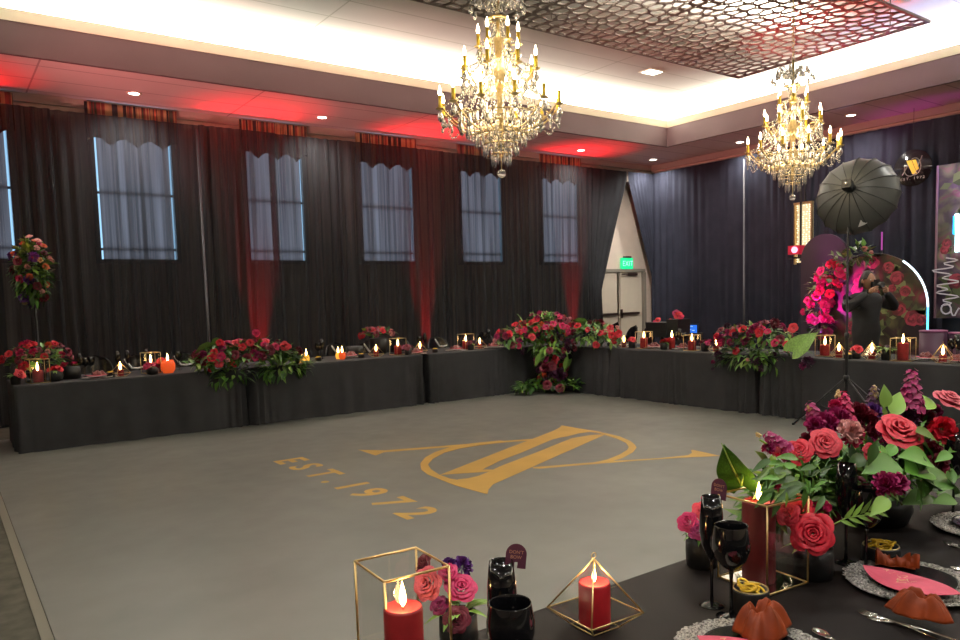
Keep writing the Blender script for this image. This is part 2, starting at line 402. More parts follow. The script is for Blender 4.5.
struct(fa, 'ceiling_fascia', M_fascia)
tr = MB(); z0, z1 = zt, zt+.14
tr.box(((TX0+FX)/2, FY+.03, (z0+z1)/2), (FX-TX0+.1, .075, z1-z0)); tr.box((FX+.03, (TY0+FY)/2, (z0+z1)/2), (.075, FY-TY0, z1-z0))
tr.box(((TX0+FX)/2, TY0-.01, (z0+z1)/2), (FX-TX0+.1, .12, z1-z0)); tr.box((TX0-.01, (TY0+FY)/2, (z0+z1)/2), (.12, FY-TY0, z1-z0))
struct(tr, 'trim_2', M_trim)
# crown band along the walls under the soffit
cr = MB(); cr.box(((X0+WX)/2, WY-.03, ZS-.06), (WX-X0, .06, .12)); cr.box((WX-.03, (Y0+WY)/2, ZS-.06), (.06, WY-Y0, .12))
struct(cr, 'trim_3', mat('crown_paint', (.40, .36, .31), .6))

# windows with daylight behind roller blinds
M_day = emission('daylight', (.36, .68, 1.0), 6.0)
M_frame = mat('window_frame_paint', (.25, .24, .24), .5)
M_blind = mat('grey_roller_blind', (.35, .35, .38), .8)
nt = M_blind.node_tree; tb = nt.nodes.new('ShaderNodeBsdfTranslucent'); tb.inputs[0].default_value = (.56, .44, .42, 1); nt.links.new(tb.outputs[0], nt.nodes['Material Output'].inputs[0])
WINS = [(-.10, .97, .0, .035), (2.04, 3.10, .033, .035), (4.25, 5.20, .0, .033), (6.30, 7.345, .0, .038), (8.45, 9.42, .01, .035), (10.53, 11.51, .0, .015)]
STRIPE = mat('striped_valance_fabric', (.4, .2, .1), .8)
nt = STRIPE.node_tree; b_ = nt.nodes['Principled BSDF']; tc = nt.nodes.new('ShaderNodeTexCoord'); mp = nt.nodes.new('ShaderNodeMapping'); mp.inputs['Scale'].default_value = (14, .1, .01)
n_ = nt.nodes.new('ShaderNodeTexNoise'); n_.inputs['Scale'].default_value = 1; n_.inputs['Detail'].default_value = 2; crp = nt.nodes.new('ShaderNodeValToRGB')
el = crp.color_ramp.elements; el[0].position = .3; el[0].color = (.02, .015, .02, 1); el[1].position = .7; el[1].color = (.45, .10, .05, 1)
e3 = el.new(.42); e3.color = (.40, .28, .14, 1); e4 = el.new(.52); e4.color = (.22, .05, .04, 1); e5 = el.new(.6); e5.color = (.05, .06, .04, 1); crp.color_ramp.interpolation = 'CONSTANT'
nt.links.new(tc.outputs['Object'], mp.inputs[0]); nt.links.new(mp.outputs[0], n_.inputs['Vector']); nt.links.new(n_.outputs['Fac'], crp.inputs[0]); nt.links.new(crp.outputs[0], b_.inputs['Base Color'])
WORD = ['first', 'second', 'third', 'fourth', 'fifth', 'sixth']
for i, (a, b, gl, gr) in enumerate(WINS):
    z0, z1 = 2.30, 4.25
    w = tag(MB().box(((a+b)/2, WY-.005, (z0+z1)/2), (b-a, .01, z1-z0)).build('window_%d' % (i+1), M_day), kind='structure')
    fr = MB()
    for x in (a-.03, b+.03): fr.box((x, WY-.05, (z0+z1)/2), (.06, .1, z1-z0+.12))
    fr.box(((a+b)/2, WY-.05, z0-.03), (b-a, .1, .06))
    for z in (2.45, 3.27): fr.box(((a+b)/2, WY-.028, z), (b-a, .02, .035))
    fr.build('window_frame', M_frame, w)
    MB().box(((a+gl+b-gr)/2, WY-.058, (z0+z1)/2), (b-a-gl-gr, .002, z1-z0)).build('roller_blind', M_blind, w)
    def vf(u, v, a=a, b=b):
        x = a-.10+u*(b-a+.2); low = 3.93+.11*abs(math.sin(u*PI*3.5+.4)); z = low+(4.535-low)*v
        return (x, 12.17+.018*math.sin(u*70)*(.4+.6*(1-v)), z)
    vl = MB().grid(vf, 110, 8).build('valance', STRIPE); solidify(vl, .004)
    tag(vl, 'red and tan striped valance above the black drapes, %s from the left' % WORD[i], 'valance', 'striped window valances')

# double door in the gap of the drapes
dz = 2.08
d1 = tag(MB().box((13.17, WY-.02, dz/2), (.82, .05, dz)).build('door_1', M_door), kind='structure')
MB().box((13.14, WY-.075, 1.13), (.62, .05, .05)).box((12.86, WY-.07, 1.13), (.05, .06, .2)).build('panic_bar', mat('bronze_metal', (.06, .035, .03), .4, .6), d1)
MB().box((12.84, WY-.05, 1.2), (.03, .03, 1.9)).build('meeting_stile', mat('door_stile_paint', (.30, .25, .20), .5), d1)  # stile where the leaves meet, darker than the doors
d2 = tag(MB().box((12.4, WY-.02, dz/2), (.82, .05, dz)).build('door_2', M_door), kind='structure')
MB().box((12.42, WY-.075, 1.13), (.60, .05, .05)).build('panic_bar', MATS['bronze_metal'], d2)
fr = MB(); fr.box((12.78, WY-.04, dz+.04), (1.80, .08, .07)); fr.box((13.66, WY-.04, dz/2), (.09, .08, dz)); fr.box((11.95, WY-.04, dz/2), (.09, .08, dz))
struct(fr, 'trim_4', mat('door_frame_paint', (.22, .19, .155), .5))
cl = thing('door_closer', 'dark door closer arm along the top of the beige double door', 'door closer', (13.25, WY-.06, 2.03))
MB().box((0, -.02, 0), (.28, .05, .05)).build('body', MATS['bronze_metal'], cl); MB().box((-.25, -.04, .0), (.3, .02, .02), .1).build('arm', MATS['bronze_metal'], cl)
ex = thing('exit_sign', 'glowing green exit sign on the beige wall above the double door', 'exit sign', (13.08, WY, 2.14))
MB().box((0, -.05, .14), (.36, .06, .26)).build('housing', mat('exit_green', (.01, .35, .15), .4, emit=(.0, .62, .22), es=1.0), ex)
MB().box((.02, -.05, .29), (.2, .08, .04)).build('bracket', mat('dark_bracket', (.05, .02, .02), .5), ex)
tx = text_mb('EXIT', .17); tx.v = [(x-.17, -.083, z_+.085) for x, z_, _ in tx.v]
tx.build('lettering', mat('exit_letters', (.5, .9, .75), .4, emit=(.15, .9, .45), es=1.0), ex)

# ------------------------------------------------------------------ drapes
def drape(name, label, axis, pos, e0, e1, z0, z1, m, nfold=9.5, amp=.045, ph=0, group=None, cat='drape', steps=10):
    """hanging gathered cloth; e0 and e1 give its two edges as a number or a function of height"""
    f0 = e0 if callable(e0) else (lambda z: e0); f1 = e1 if callable(e1) else (lambda z: e1)
    W = abs(f1(z1)-f0(z1)) or abs(f1(z0)-f0(z0)); n = max(30, int(W/.024)); r = random.Random(int(ph*97)+3)
    k = [(nfold*r.uniform(.7, 1.3), r.uniform(0, 6), r.uniform(.5, 1)) for _ in range(4)]
    def fn(u, v):
        z = z0+(z1-z0)*v; x = f0(z)+(f1(z)-f0(z))*u; s = u*W
        off = sum(a*math.sin(s*q*2*PI/1.6+p+.25*math.sin(v*3+p)) for q, p, a in k)/3*amp*(1-.35*v)
        return (x, pos+off, z) if axis == 'x' else (pos+off, x, z)
    o = MB().grid(fn, n, steps).build(name, m); return tag(o, label, cat, group)
DG = 'black drapes along the window wall'
bx = [-1.6, 1.45, 3.46, 4.56, 5.75, 7.88, 9.95]
dl = ['black sheer drape panel at the left edge of the picture, behind the tall flower stand', 'black sheer drape panel between the tall flower stand and the thin left pole',
      'black sheer drape panel just right of the thin left pole', 'black sheer drape panel right of the dark stripe across the third window', 'black sheer drape panel over the window left of the strongest red floor glow',
      'black sheer drape panel behind the large hanging crystal chandelier', 'black sheer drape panel just left of the beige door, pulled aside']
for i in range(6): drape('black_drape', dl[i], 'x', CY0+(.02 if i % 2 else -.02), bx[i], bx[i+1]+(.09 if i == 2 else .03), .01, 4.33, M_drape, ph=i+1, group=DG)
def pl(pts):
    def f(z):
        for (za, xa), (zb, xb) in zip(pts, pts[1:]):
            if za <= z <= zb: return xa+(xb-xa)*(z-za)/(zb-za)
        return pts[-1][1] if z > pts[-1][0] else pts[0][1]
    return f
drape('black_drape', 'black sheer drape panel over the last window before the door', 'x', CY0, 9.95, 11.75, .01, 4.33, M_drape, ph=6, group=DG)
M_drape_thick = mat('black_lined_drape', (.025, .026, .029), .85, 0, .08, var=.15, scale=3)
drape('black_drape', dl[6], 'x', CY0+.02, 11.66, pl([(0, 12.12), (.75, 12.07), (1.66, 12.02), (1.8, 12.06), (4.12, 12.885), (4.4, 12.90)]), .01, 4.33, M_drape_thick, ph=8, group=DG, steps=44)
drape('black_drape', 'black drape pulled aside into the corner right of the exit sign', 'x', CY0, pl([(0, 13.52), (.75, 13.60), (1.66, 13.72), (1.8, 13.70), (4.12, 12.90), (4.4, 12.89)]), 13.92, .01, 4.33, M_drapeR, ph=7, nfold=13, group=DG, steps=44)
by = [12.05, 9.55, 7.55, 5.6, 3.4, 1.0]
dr = ['navy black drape panel right of the beige door, beside the room corner', 'navy black drape panel behind the crystal light column', 'navy black drape panel behind the flower arch',
      'navy black drape panel behind the floral screen at the right edge', 'navy black drape panel on the right wall beyond the floral screen']
for i in range(4): drape('black_drape', dr[i], 'y', CX0, by[i], by[i+1]-.03, .01, 4.335, M_drapeR, ph=11+i, group='navy black drapes on the right wall')
M_pole = mat('grey_pole_metal', (.05, .05, .055), .6, .2)
def pole(x, y, h, label):
    t = thing('support_pole', label, 'pole', (x, y, 0), 0, 'drape support poles')
    MB().box((0, 0, .012), (.22, .22, .02)).build('base_plate', M_blackmetal, t)
    MB().lathe([(.022, 0), (.022, 1.9), (.019, 1.9), (.019, h)], 10, (0, 0, .02)).build('upright', M_pole, t)
p = at_y(206, 290, 11.78); pole(p.x, 11.78, 4.2, 'thin grey upright pole before the drapes between the two leftmost whole windows')
p = at_x(744, 295, 13.48); pole(13.48, p.y, 4.2, 'thin grey upright pole before the right wall drapes, above the flower mound')

# ------------------------------------------------------------------ recessed lights
M_lamp = emission('downlight_lens', (1, .93, .82), 14)
names = ['leftmost recessed light in the red-lit soffit', 'recessed light in the soffit right of the red ceiling glow, left of the big chandelier', 'recessed light in the soffit just right of the big chandelier',
         'recessed light in the soffit at the corner above the door', 'recessed light in the soffit left of the small chandelier', 'recessed light in the soffit right of the small chandelier']
LD = []
for (px, py), nm in zip(((134, 93), (322, 117), (581, 150), (653, 159.5), (740, 142), (851, 115)), names):
    p = at_z(px, py, ZS); t = thing('recessed_light', nm, 'ceiling light', (p.x, p.y, ZS), 0, 'recessed soffit lights')
    mb = MB(); mb.lathe([(.075, 0), (.10, 0), (.10, -.012), (.075, -.012), (.075, 0)], 20, cap=False); mb.build('trim_ring', M_trim, t)
    MB().lathe([(.001, -.006), (.076, -.006)], 20).build('lens', M_lamp, t); LD.append(p)
p = at_z(652, 71.5, ZC); t = thing('recessed_light', 'square recessed light in the pale upper ceiling beside the perforated panel', 'ceiling light', (p.x, p.y, ZC))
MB().box((0, 0, -.005), (.30, .22, .01)).build('lens', M_lamp, t)
fr = MB()
for s in (-1, 1): fr.box((s*.165, 0, -.008), (.03, .28, .016)); fr.box((0, s*.125, -.008), (.3, .03, .016))
fr.build('frame', M_trim, t)

# ------------------------------------------------------------------ perforated panel
def perforated():
    r = random.Random(5); x0, x1, y0, y1 = 1.5, 10.8, 4.75, 7.63; mb = MB()
    def clip(poly, px, py, nx, ny):
        out = []; k = len(poly)
        for i in range(k):
            a, b = poly[i], poly[(i+1) % k]; da = (a[0]-px)*nx+(a[1]-py)*ny; db = (b[0]-px)*nx+(b[1]-py)*ny
            if da <= 0: out.append(a)
            if da*db < 0: t_ = da/(da-db); out.append((a[0]+(b[0]-a[0])*t_, a[1]+(b[1]-a[1])*t_))
        return out
    W = 1.55; tiles = 6
    for ti in range(tiles):
        a0 = x0+ti*W; a1 = a0+W; nx_, ny_ = 9, 16; pts = {}
        for i in range(nx_):
            for j in range(ny_): pts[i, j] = (a0+(i+.5+r.uniform(-.36, .36))*W/nx_, y0+(j+.5+r.uniform(-.36, .36))*(y1-y0)/ny_)
        for (i, j), (px, py) in pts.items():
            poly = [(a0, y0), (a1, y0), (a1, y1), (a0, y1)]
            for di in range(-2, 3):
                for dj in range(-2, 3):
                    q = pts.get((i+di, j+dj))
                    if q and (di or dj): poly = clip(poly, (px+q[0])/2, (py+q[1])/2, q[0]-px, q[1]-py)
            if len(poly) < 3: continue
            # rounded inner hole
            cx = sum(p[0] for p in poly)/len(poly); cy = sum(p[1] for p in poly)/len(poly)
            N = 16; outer = []; per = []
            k = len(poly)
            for e in range(k):
                a, b = poly[e], poly[(e+1) % k]; per.append(math.dist(a, b))
            tot = sum(per)
            for s in range(N):
                d = tot*s/N; e = 0
                while d > per[e]+1e-12 and e < k-1: d -= per[e]; e += 1
                a, b = poly[e], poly[(e+1) % k]; f = d/per[e] if per[e] > 1e-9 else 0; outer.append((a[0]+(b[0]-a[0])*f, a[1]+(b[1]-a[1])*f))
            edge = min(px-a0, a1-px); sh = .86 if edge > .12 else .72
            inner = []
            for s in range(N):
                q = [outer[(s+o) % N] for o in (-1, 0, 1)]; mx = sum(p[0] for p in q)/3; my = sum(p[1] for p in q)/3
                inner.append((cx+(mx-cx)*sh, cy+(my-cy)*sh))
            vs = [(x, y, 0) for x, y in outer+inner]+[(x, y, .018) for x, y in inner]
            mb.add(vs, [(s, N+s, N+(s+1) % N, (s+1) % N) for s in range(N)]+[(N+s, 2*N+s, 2*N+(s+1) % N, N+(s+1) % N) for s in range(N)], False)
    return mb, (x0, x1, y0, y1)
mb, (x0, x1, y0, y1) = perforated()
pt = thing('perforated_panel', 'brown perforated ceiling panel of cell-shaped holes hanging above the dance floor', 'ceiling panel', (0, 0, 5.0))
M_panel = mat('brown_panel_metal', (.19, .155, .135), .5, 0, .4)
mb.build('panel', M_panel, pt)
fr = MB()
for y in (y0, y1): fr.box(((x0+x1)/2, y, .01), (x1-x0+.03, .03, .035))
for x in (x0, x1): fr.box((x, (y0+y1)/2, .01), (.03, y1-y0, .035))
fr.build('edge_frame', M_panel, pt)
for x in (3, 6.5, 10.5):
    for y in (5.1, 7.3): MB().tube([(x, y, 0.02), (x, y, .345)], .006, 5).build('hanger_rod', M_panel, pt)

# ------------------------------------------------------------------ chandeliers
M_crystal = mat('cut_crystal', (.95, .93, .88), .05, 0, .9, trans=.78)
M_sleeve = mat('gold_candle_sleeve', (.75, .50, .05), .35, .55)
M_bulb = emission('warm_bulb', (1, .80, .50), 30)
def drop_mb(): return MB().lathe([(.001, 0), (.010, -.012), (.021, -.042), (.014, -.062), (.001, -.075)], 7, cap=False)
def prism_mb(): return MB().lathe([(.001, 0), (.011, -.02), (.011, -.075), (.001, -.11)], 6, cap=False)
def chandelier(label, x, y, sc_, zc, rot):
    t = thing('chandelier', label, 'chandelier', (x, y, 0), rot)
    S = sc_
    def Z(q): return zc+q*S       # heights relative to the lowest candle base
    # centre column
    MB().lathe([(.012, -.3*S), (.03*S, -.26*S), (.012, -.2*S), (.035*S, -.1*S), (.06*S, -.04*S), (.02, .05*S), (.03*S, .15*S), (.05*S, .26*S), (.018, .33*S), (.03*S, .47*S), (.045*S, .52*S), (.016, .6*S), (.012, .92*S)], 14, (0, 0, zc)).build('centre_column', M_brass, t)
    MB().lathe([(.05*S, 0), (.06*S, .02), (.02, .05)], 16, (0, 0, 5.28)).build('ceiling_rose', M_brass, t)
    ch = MB(); z = Z(.92); i = 0
    while z < 5.28:
        ring = [(.012*math.cos(a)*(1 if i % 2 else 0), .012*math.cos(a)*(0 if i % 2 else 1), z+.022+.022*math.sin(a)) for a in [q*PI/4 for q in range(8)]]
        ch.tube(ring, .0035, 4, True); z += .036; i += 1
    ch.build('chain', M_brass, t)
    tiers = [(12, .455, 0, -.10), (8, .285, .27, .2), (6, .15, .47, .42)]
    beads = MB(); sp = 0
    def arm_mb(Rr, dz):
        m_ = MB(); pts = []
        for q in range(13):
            v = q/12; rr = .03+(Rr-.03)*v; zz = dz*S+(-.07*math.sin(v*PI*1.15)+.0)*S+(-dz*S-.015)*max(0, v)**3
            pts.append((rr*S, 0, zz))
        m_.tube(pts, [.0065*S]*12+[.005*S], 6)
        sc2 = [((Rr*.72+.05*math.cos(a)*(1-a/9))*S, 0, dz*S*.8+(.05*math.sin(a)*(1-a/9))*S) for a in [q*.5 for q in range(13)]]
        m_.tube(sc2, .005*S, 5)
        m_.lathe([(.004, -.018), (.03*S, -.006), (.034*S, 0), (.006, .002)], 12, (Rr*S, 0, 0)); return m_
    for ti, (n, Rr, zb, za) in enumerate(tiers):
        for k in range(n):
            a = 2*PI*(k+.5*(ti % 2))/n+.13*ti
            ar = part('arm', ('arm', ti, S), lambda Rr=Rr, d=za-zb: arm_mb(Rr, d), M_brass, t, (0, 0, Z(zb)), (0, 0, a))
            part('candle_sleeve', ('slv', S), lambda: MB().lathe([(.013*S, 0), (.014*S, .004), (.0135*S, .09*S)], 10), M_sleeve, ar, (Rr*S, 0, .0))
            part('bulb', ('blb', S), lambda: MB().lathe([(.006*S, 0), (.013*S, .018*S), (.0115*S, .035*S), (.004*S, .062*S), (.001, .075*S)], 8), M_bulb, ar, (Rr*S, 0, .09*S))
            for (qr, qz, kk) in ((Rr, -.02, 0), (Rr*.86, -.06, 1), (Rr*.68, -.085, 0), (Rr*.5, -.05, 1)):
                part('crystal_drop', ('drop', kk, S), drop_mb if kk == 0 else prism_mb, M_crystal, ar, (qr*S, 0, qz*S), (0, 0, 0), S*(1.15 if kk == 0 else .9))
            # bead swags to the next arm and up to the tier above
            a2 = 2*PI*(k+1+.5*(ti % 2))/n+.13*ti
            for q in range(10):
                v = q/9; aa = a+(a2-a)*v; zz = Z(zb)-.05*S-.10*S*math.sin(PI*v); rr = Rr*S*.97
                beads.ball((rr*math.cos(aa), rr*math.sin(aa), zz), .0105*S, 5, 3)
            up = tiers[ti+1][1] if ti < 2 else .05; zu = tiers[ti+1][2] if ti < 2 else .66
            for q in range(14):
                v = q/13; rr = (Rr*.92*(1-v)+up*v-.05*math.sin(PI*v)*(1 if ti else 1.2))*S; zz = Z(zb+.02)+(zu-zb-.03)*S*v-.03*S*math.sin(PI*v)
                beads.ball((rr*math.cos(a), rr*math.sin(a), zz), .0105*S, 5, 3)
    # basket of hanging prisms under the lowest tier
    for ring, (n, rr, zz) in enumerate(((28, .31, -.06), (26, .25, -.12), (20, .19, -.19), (15, .13, -.26), (9, .07, -.33))):
        hoop = [(rr*S*math.cos(q*PI/12), rr*S*math.sin(q*PI/12), Z(zz)) for q in range(24)]
        MB().tube(hoop, .005*S, 4, True).build('hoop', M_brass, t)
        for k in range(n):
            a = 2*PI*k/n+ring*.2
            part('crystal_prism', ('prism', S), prism_mb, M_crystal, t, (rr*S*math.cos(a), rr*S*math.sin(a), Z(zz)), (0, 0, a), S*.85)
            for q in range(5):
                v = q/4; r2 = rr*(1-v)+max(.02, rr-.05)*v; beads.ball((r2*S*math.cos(a), r2*S*math.sin(a), Z(zz+.10*v)), .0095*S, 5, 3)
    MB().ball((0, 0, Z(-.475)), .033*S, 12, 8).build('crystal_ball', M_crystal, t)
    MB().tube([(0, 0, Z(-.3)), (0, 0, Z(-.45))], .004, 5).build('finial_rod', M_brass, t)
    # crown of fountain arms with small drops
    for k in range(10):
        a = 2*PI*k/10
        ca = part('crown_arm', ('crown', S), lambda: MB().tube([(.01, 0, 0), (.05*S, 0, .09*S), (.12*S, 0, .15*S), (.18*S, 0, .13*S), (.2*S, 0, .07*S)], [.005, .006, .006, .005, .003], 5), M_crystal, t, (0, 0, Z(.70)), (0, 0, a))
        for q, (rr, zz) in enumerate(((.2, .06), (.15, .13), (.09, .11))):
            part('crystal_drop', ('drop', 0, S), drop_mb, M_crystal, ca, (rr*S, 0, zz*S), (0, 0, 0), S*.95)
    hoop = [(.07*S*math.cos(q*PI/8), .07*S*math.sin(q*PI/8), Z(.66)) for q in range(16)]
    MB().tube(hoop, .012*S, 6, True).build('crown_ring', M_brass, t)
    tag(beads.build('bead_strand', M_crystal, t), kind='stuff')
    return t
C1 = (3.563, 4.6); C2 = (7.2, 4.45)
chandelier('large brass and crystal chandelier hanging nearest, at top centre of the picture', C1[0], C1[1], 1.0, 2.985, .1)
chandelier('smaller brass and crystal chandelier hanging further off at the right, below the red-lit panel', C2[0], C2[1], .98, 2.975, .35)

# ------------------------------------------------------------------ floor lettering
M_floorgold = mat('gold_floor_vinyl', (.52, .31, .055), .45, .15, var=.08, scale=3)
LOGO = {'arm_stroke': [[(3.55, 7.21), (3.61, 7.13), (3.74, 6.98), (4.61, 6.63), (5.1, 6.46), (5.4, 6.31), (5.34, 6.24), (5.03, 6.39), (4.55, 6.55), (3.69, 6.89), (3.55, 6.8)],
                       [(4.38, 5.3), (4.99, 5.04), (5.52, 4.77), (5.81, 4.67), (5.93, 4.72), (6.01, 4.8), (6.04, 4.8), (6.02, 4.6), (6.0, 4.44), (5.74, 4.6), (5.48, 4.74), (4.93, 4.99), (4.39, 5.21), (4.35, 5.26)]],
        'bar_stroke': [[(3.57, 5.63), (4.05, 5.84), (4.61, 6.09), (5.29, 6.38), (5.75, 6.58), (5.97, 6.7), (6.09, 6.8), (6.09, 6.48), (6.11, 6.17), (6.05, 6.01), (6.02, 6.24), (5.85, 6.26), (5.64, 6.21), (5.54, 6.22), (5.4, 6.19), (4.69, 5.87), (4.33, 5.73), (3.98, 5.54), (4.05, 5.47), (3.98, 5.43)],
                       [(6.05, 6.01), (5.88, 6.09), (5.61, 6.1), (4.8, 5.77), (4.17, 5.53), (3.98, 5.43), (3.8, 5.36), (3.68, 5.35), (3.6, 5.38), (3.46, 5.23), (3.5, 4.81), (3.59, 4.92), (3.72, 5.03), (3.91, 5.11), (4.34, 5.29), (4.93, 5.54)]],
        'curve_stroke': [[(4.95, 6.55), (4.61, 6.64), (4.35, 6.63), (4.09, 6.52), (3.87, 6.36), (3.69, 6.16), (3.56, 5.93), (3.5, 5.72), (3.48, 5.48), (3.46, 5.22), (3.49, 4.81), (3.6, 5.32), (3.56, 5.45), (3.57, 5.63), (3.63, 5.87), (3.72, 6.07), (3.9, 6.26), (4.15, 6.43), (4.38, 6.49), (4.64, 6.49), (5.0, 6.42)],
                         [(6.06, 6.28), (6.09, 6.06), (6.05, 5.8), (5.94, 5.54), (5.83, 5.38), (5.73, 5.26), (5.52, 5.12), (5.26, 5.01), (5.06, 4.98), (4.94, 5.0), (4.78, 5.09), (4.95, 5.06), (5.11, 5.06), (5.36, 5.14), (5.57, 5.24), (5.69, 5.33), (5.83, 5.5), (5.94, 5.74), (6.01, 6.02)]]}
lg = thing('floor_monogram', 'large gold monogram of crossed letters in the middle of the grey dance floor', 'floor decal', (0, 0, 0))
zq = .0046
for nm, polys in LOGO.items():
    for pl_ in polys:
        MB().prism(pl_, .0041, zq).build(nm, M_floorgold, lg); zq += .0003
tt = thing('floor_lettering', 'gold date EST. 1972 lettered on the dance floor left of the monogram', 'floor decal', (2.655, 7.27, .0045), -PI/2)
curs = 0
yy = [0, .36, .72, 1.13, 1.42, 1.66, 2.05, 2.43]
glyphs = []
for g_, w_ in zip('EST.1972', yy):
    mb = text_mb(g_, .425, 1.06, 1, .011); xs = [v[0] for v in mb.v]; x0_ = min(xs)
    th = MB(); th.add([(v[0]-x0_+w_, v[1], 0) for v in mb.v], mb.f, False)
    th.build('full_stop' if g_ == '.' else ('digit' if g_.isdigit() else 'letter'), M_floorgold, tt)

# ------------------------------------------------------------------ tablecloths
def tablecloth(label, x0, x1, y0, y1, H, seed, m, pleats=(), group='black cloths on the far tables', amp=.022, flare=.02):
    r = random.Random(seed); P = []; step = .03
    def side(a, b, n):
        L = math.dist(a, b); k = max(2, int(L/step))
        for i in range(k): f = i/k; P.append((a[0]+(b[0]-a[0])*f, a[1]+(b[1]-a[1])*f, n))
    cs = [(x0, y0), (x1, y0), (x1, y1), (x0, y1)]; ns = [(0, -1), (1, 0), (0, 1), (-1, 0)]
    for i in range(4): side(cs[i], cs[(i+1) % 4], ns[i])
    K = len(P); k = [(r.uniform(5, 26), r.uniform(0, 6)) for _ in range(5)]; rows = [0, .012, .035, .12, .25, .4, .55, .7, .82, .92, 1.0]
    vs = []; fs = []; s = 0
    for j, t in enumerate(rows):
        for i, (x, y, n) in enumerate(P):
            nx, ny = n
            dc = min(math.dist((x, y), c) for c in cs); cf = math.exp(-(dc/.16)**2)
            if dc < .02:   # corner normal
                c = min(cs, key=lambda q: math.dist(q, (x, y))); nx = (1 if c[0] == x1 else -1)*.7; ny = (1 if c[1] == y1 else -1)*.7
            s = i*step; pa = sum(math.exp(-((x-px)**2+(y-py)**2)/(.2**2)) for px, py in pleats)
            a = amp*(1+.9*pa)+.006*cf
            w = sum(math.sin(s*q+p) for q, p in k)/3 * a + pa*.036*math.sin(s*60)+cf*.012*math.sin(s*45)
            off = (-.012 if j == 0 else 0)+.006+ (flare*.25*t+flare*cf*t*t*.7)+w*min(1, t*1.6)
            z = H if j == 0 else (H-.004 if j == 1 else H*(1-t)+.004*t)
            vs.append((x+nx*off, y+ny*off, z))
    for j in range(len(rows)-1):
        for i in range(K):
            fs.append((j*K+i, (j+1)*K+i, (j+1)*K+(i+1) % K, j*K+(i+1) % K))
    fs.append(tuple(range(K)))
    mb = MB(); mb.add(vs, fs); mb.sm[-1] = False
    o = mb.build('tablecloth', m); return tag(o, label, 'tablecloth', group)
TH = .755
tablecloth('floor-length black tablecloth on the far left table, under the tall flower stand', .66, 3.20, 9.68, 10.72, TH, 1, M_cloth, [(3.18, 9.68)])
tablecloth('floor-length black tablecloth on the middle left table, right of the hanging rose mound', 3.30, 5.90, 9.68, 10.72, TH, 2, M_cloth, [(3.32, 9.68), (5.85, 9.68)])
tablecloth('floor-length black tablecloth on the left table ending at the corner flowers', 6.02, 8.27, 9.68, 10.72, TH, 3, M_cloth, [(6.06, 9.68), (7.3, 9.68)])
tablecloth('floor-length black tablecloth on the corner table behind the cascading flowers', 8.40, 9.42, 8.30, 10.72, TH, 4, M_cloth, [(8.40, 8.34)])
tablecloth('floor-length black tablecloth on the right table in front of the beige door', 8.40, 9.42, 5.72, 8.20, TH, 5, M_cloth, [(8.40, 8.12), (8.40, 7.0), (8.40, 5.8)])
tablecloth('floor-length black tablecloth on the right table behind the light stand', 8.40, 9.42, 2.6, 5.62, TH, 6, M_cloth, [(8.40, 5.55), (8.40, 5.2)])
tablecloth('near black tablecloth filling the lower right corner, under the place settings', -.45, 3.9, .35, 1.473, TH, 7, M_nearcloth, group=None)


# ================================================================== THINGS ON TABLES
CANDLES = []
def flame_parts(t, z, s=1, loc=(0, 0)):
    part('wick', 'wick', lambda: MB().tube([(0, 0, 0), (.001, 0, .012)], .0012, 5), M_wick, t, (loc[0], loc[1], z))
    part('flame', 'flame', lambda: MB().lathe([(.001, 0), (.0045, .006), (.0055, .013), (.004, .024), (.0015, .034), (.0002, .040)], 10), M_flame, t, (loc[0], loc[1], z+.006), s=s)
def candle(label, x, y, z, r, h, m=None, power=0, group=None, fs=1, name='pillar_candle'):
    t = thing(name, label, 'candle', (x, y, z), R.uniform(0, 6), group); m = m or M_wax
    part('wax', ('wax', r, h), lambda: MB().lathe([(r*.97, 0), (r, .004), (r, h-.006), (r*.96, h), (r*.85, h-.001), (r*.5, h-.006), (.001, h-.007)], 28), m, t)
    flame_parts(t, h-.007, fs)
    if power: CANDLES.append((power, (x, y, z+h+.02)))
    return t
def lantern(label, x, y, z, w, h, rz, group=None):
    t = thing('glass_lantern', label, 'lantern', (x, y, z), rz, group)
    e = w/2; rr = .0028
    def frame():
        mb = MB()
        for zz in (.004, h): mb.tube([(-e, -e, zz), (e, -e, zz), (e, e, zz), (-e, e, zz)], rr*1.15, 6, True)
        for i, j in ((-1, -1), (1, -1), (1, 1), (-1, 1)): mb.tube([(i*e, j*e, .003), (i*e, j*e, h)], rr, 6)
        return mb
    part('frame', ('lf', w, h), frame, M_gold, t)
    part('mirror_base', ('lb', w), lambda: MB().box((0, 0, .0025), (w-.004, w-.004, .004)), M_mirror, t)
    def panes():
        mb = MB(); hh = h-.004
        for i, j in ((1, 0), (-1, 0), (0, 1), (0, -1)):
            a = e-.001
            if i: mb.add([(i*a, -a, .006), (i*a, a, .006), (i*a, a, hh), (i*a, -a, hh)], [(0, 1, 2, 3)], False)
            else: mb.add([(-a, j*a, .006), (a, j*a, .006), (a, j*a, hh), (-a, j*a, hh)], [(0, 1, 2, 3)], False)
        return mb
    part('glass_panes', ('lg', w, h), panes, M_pane, t); return t
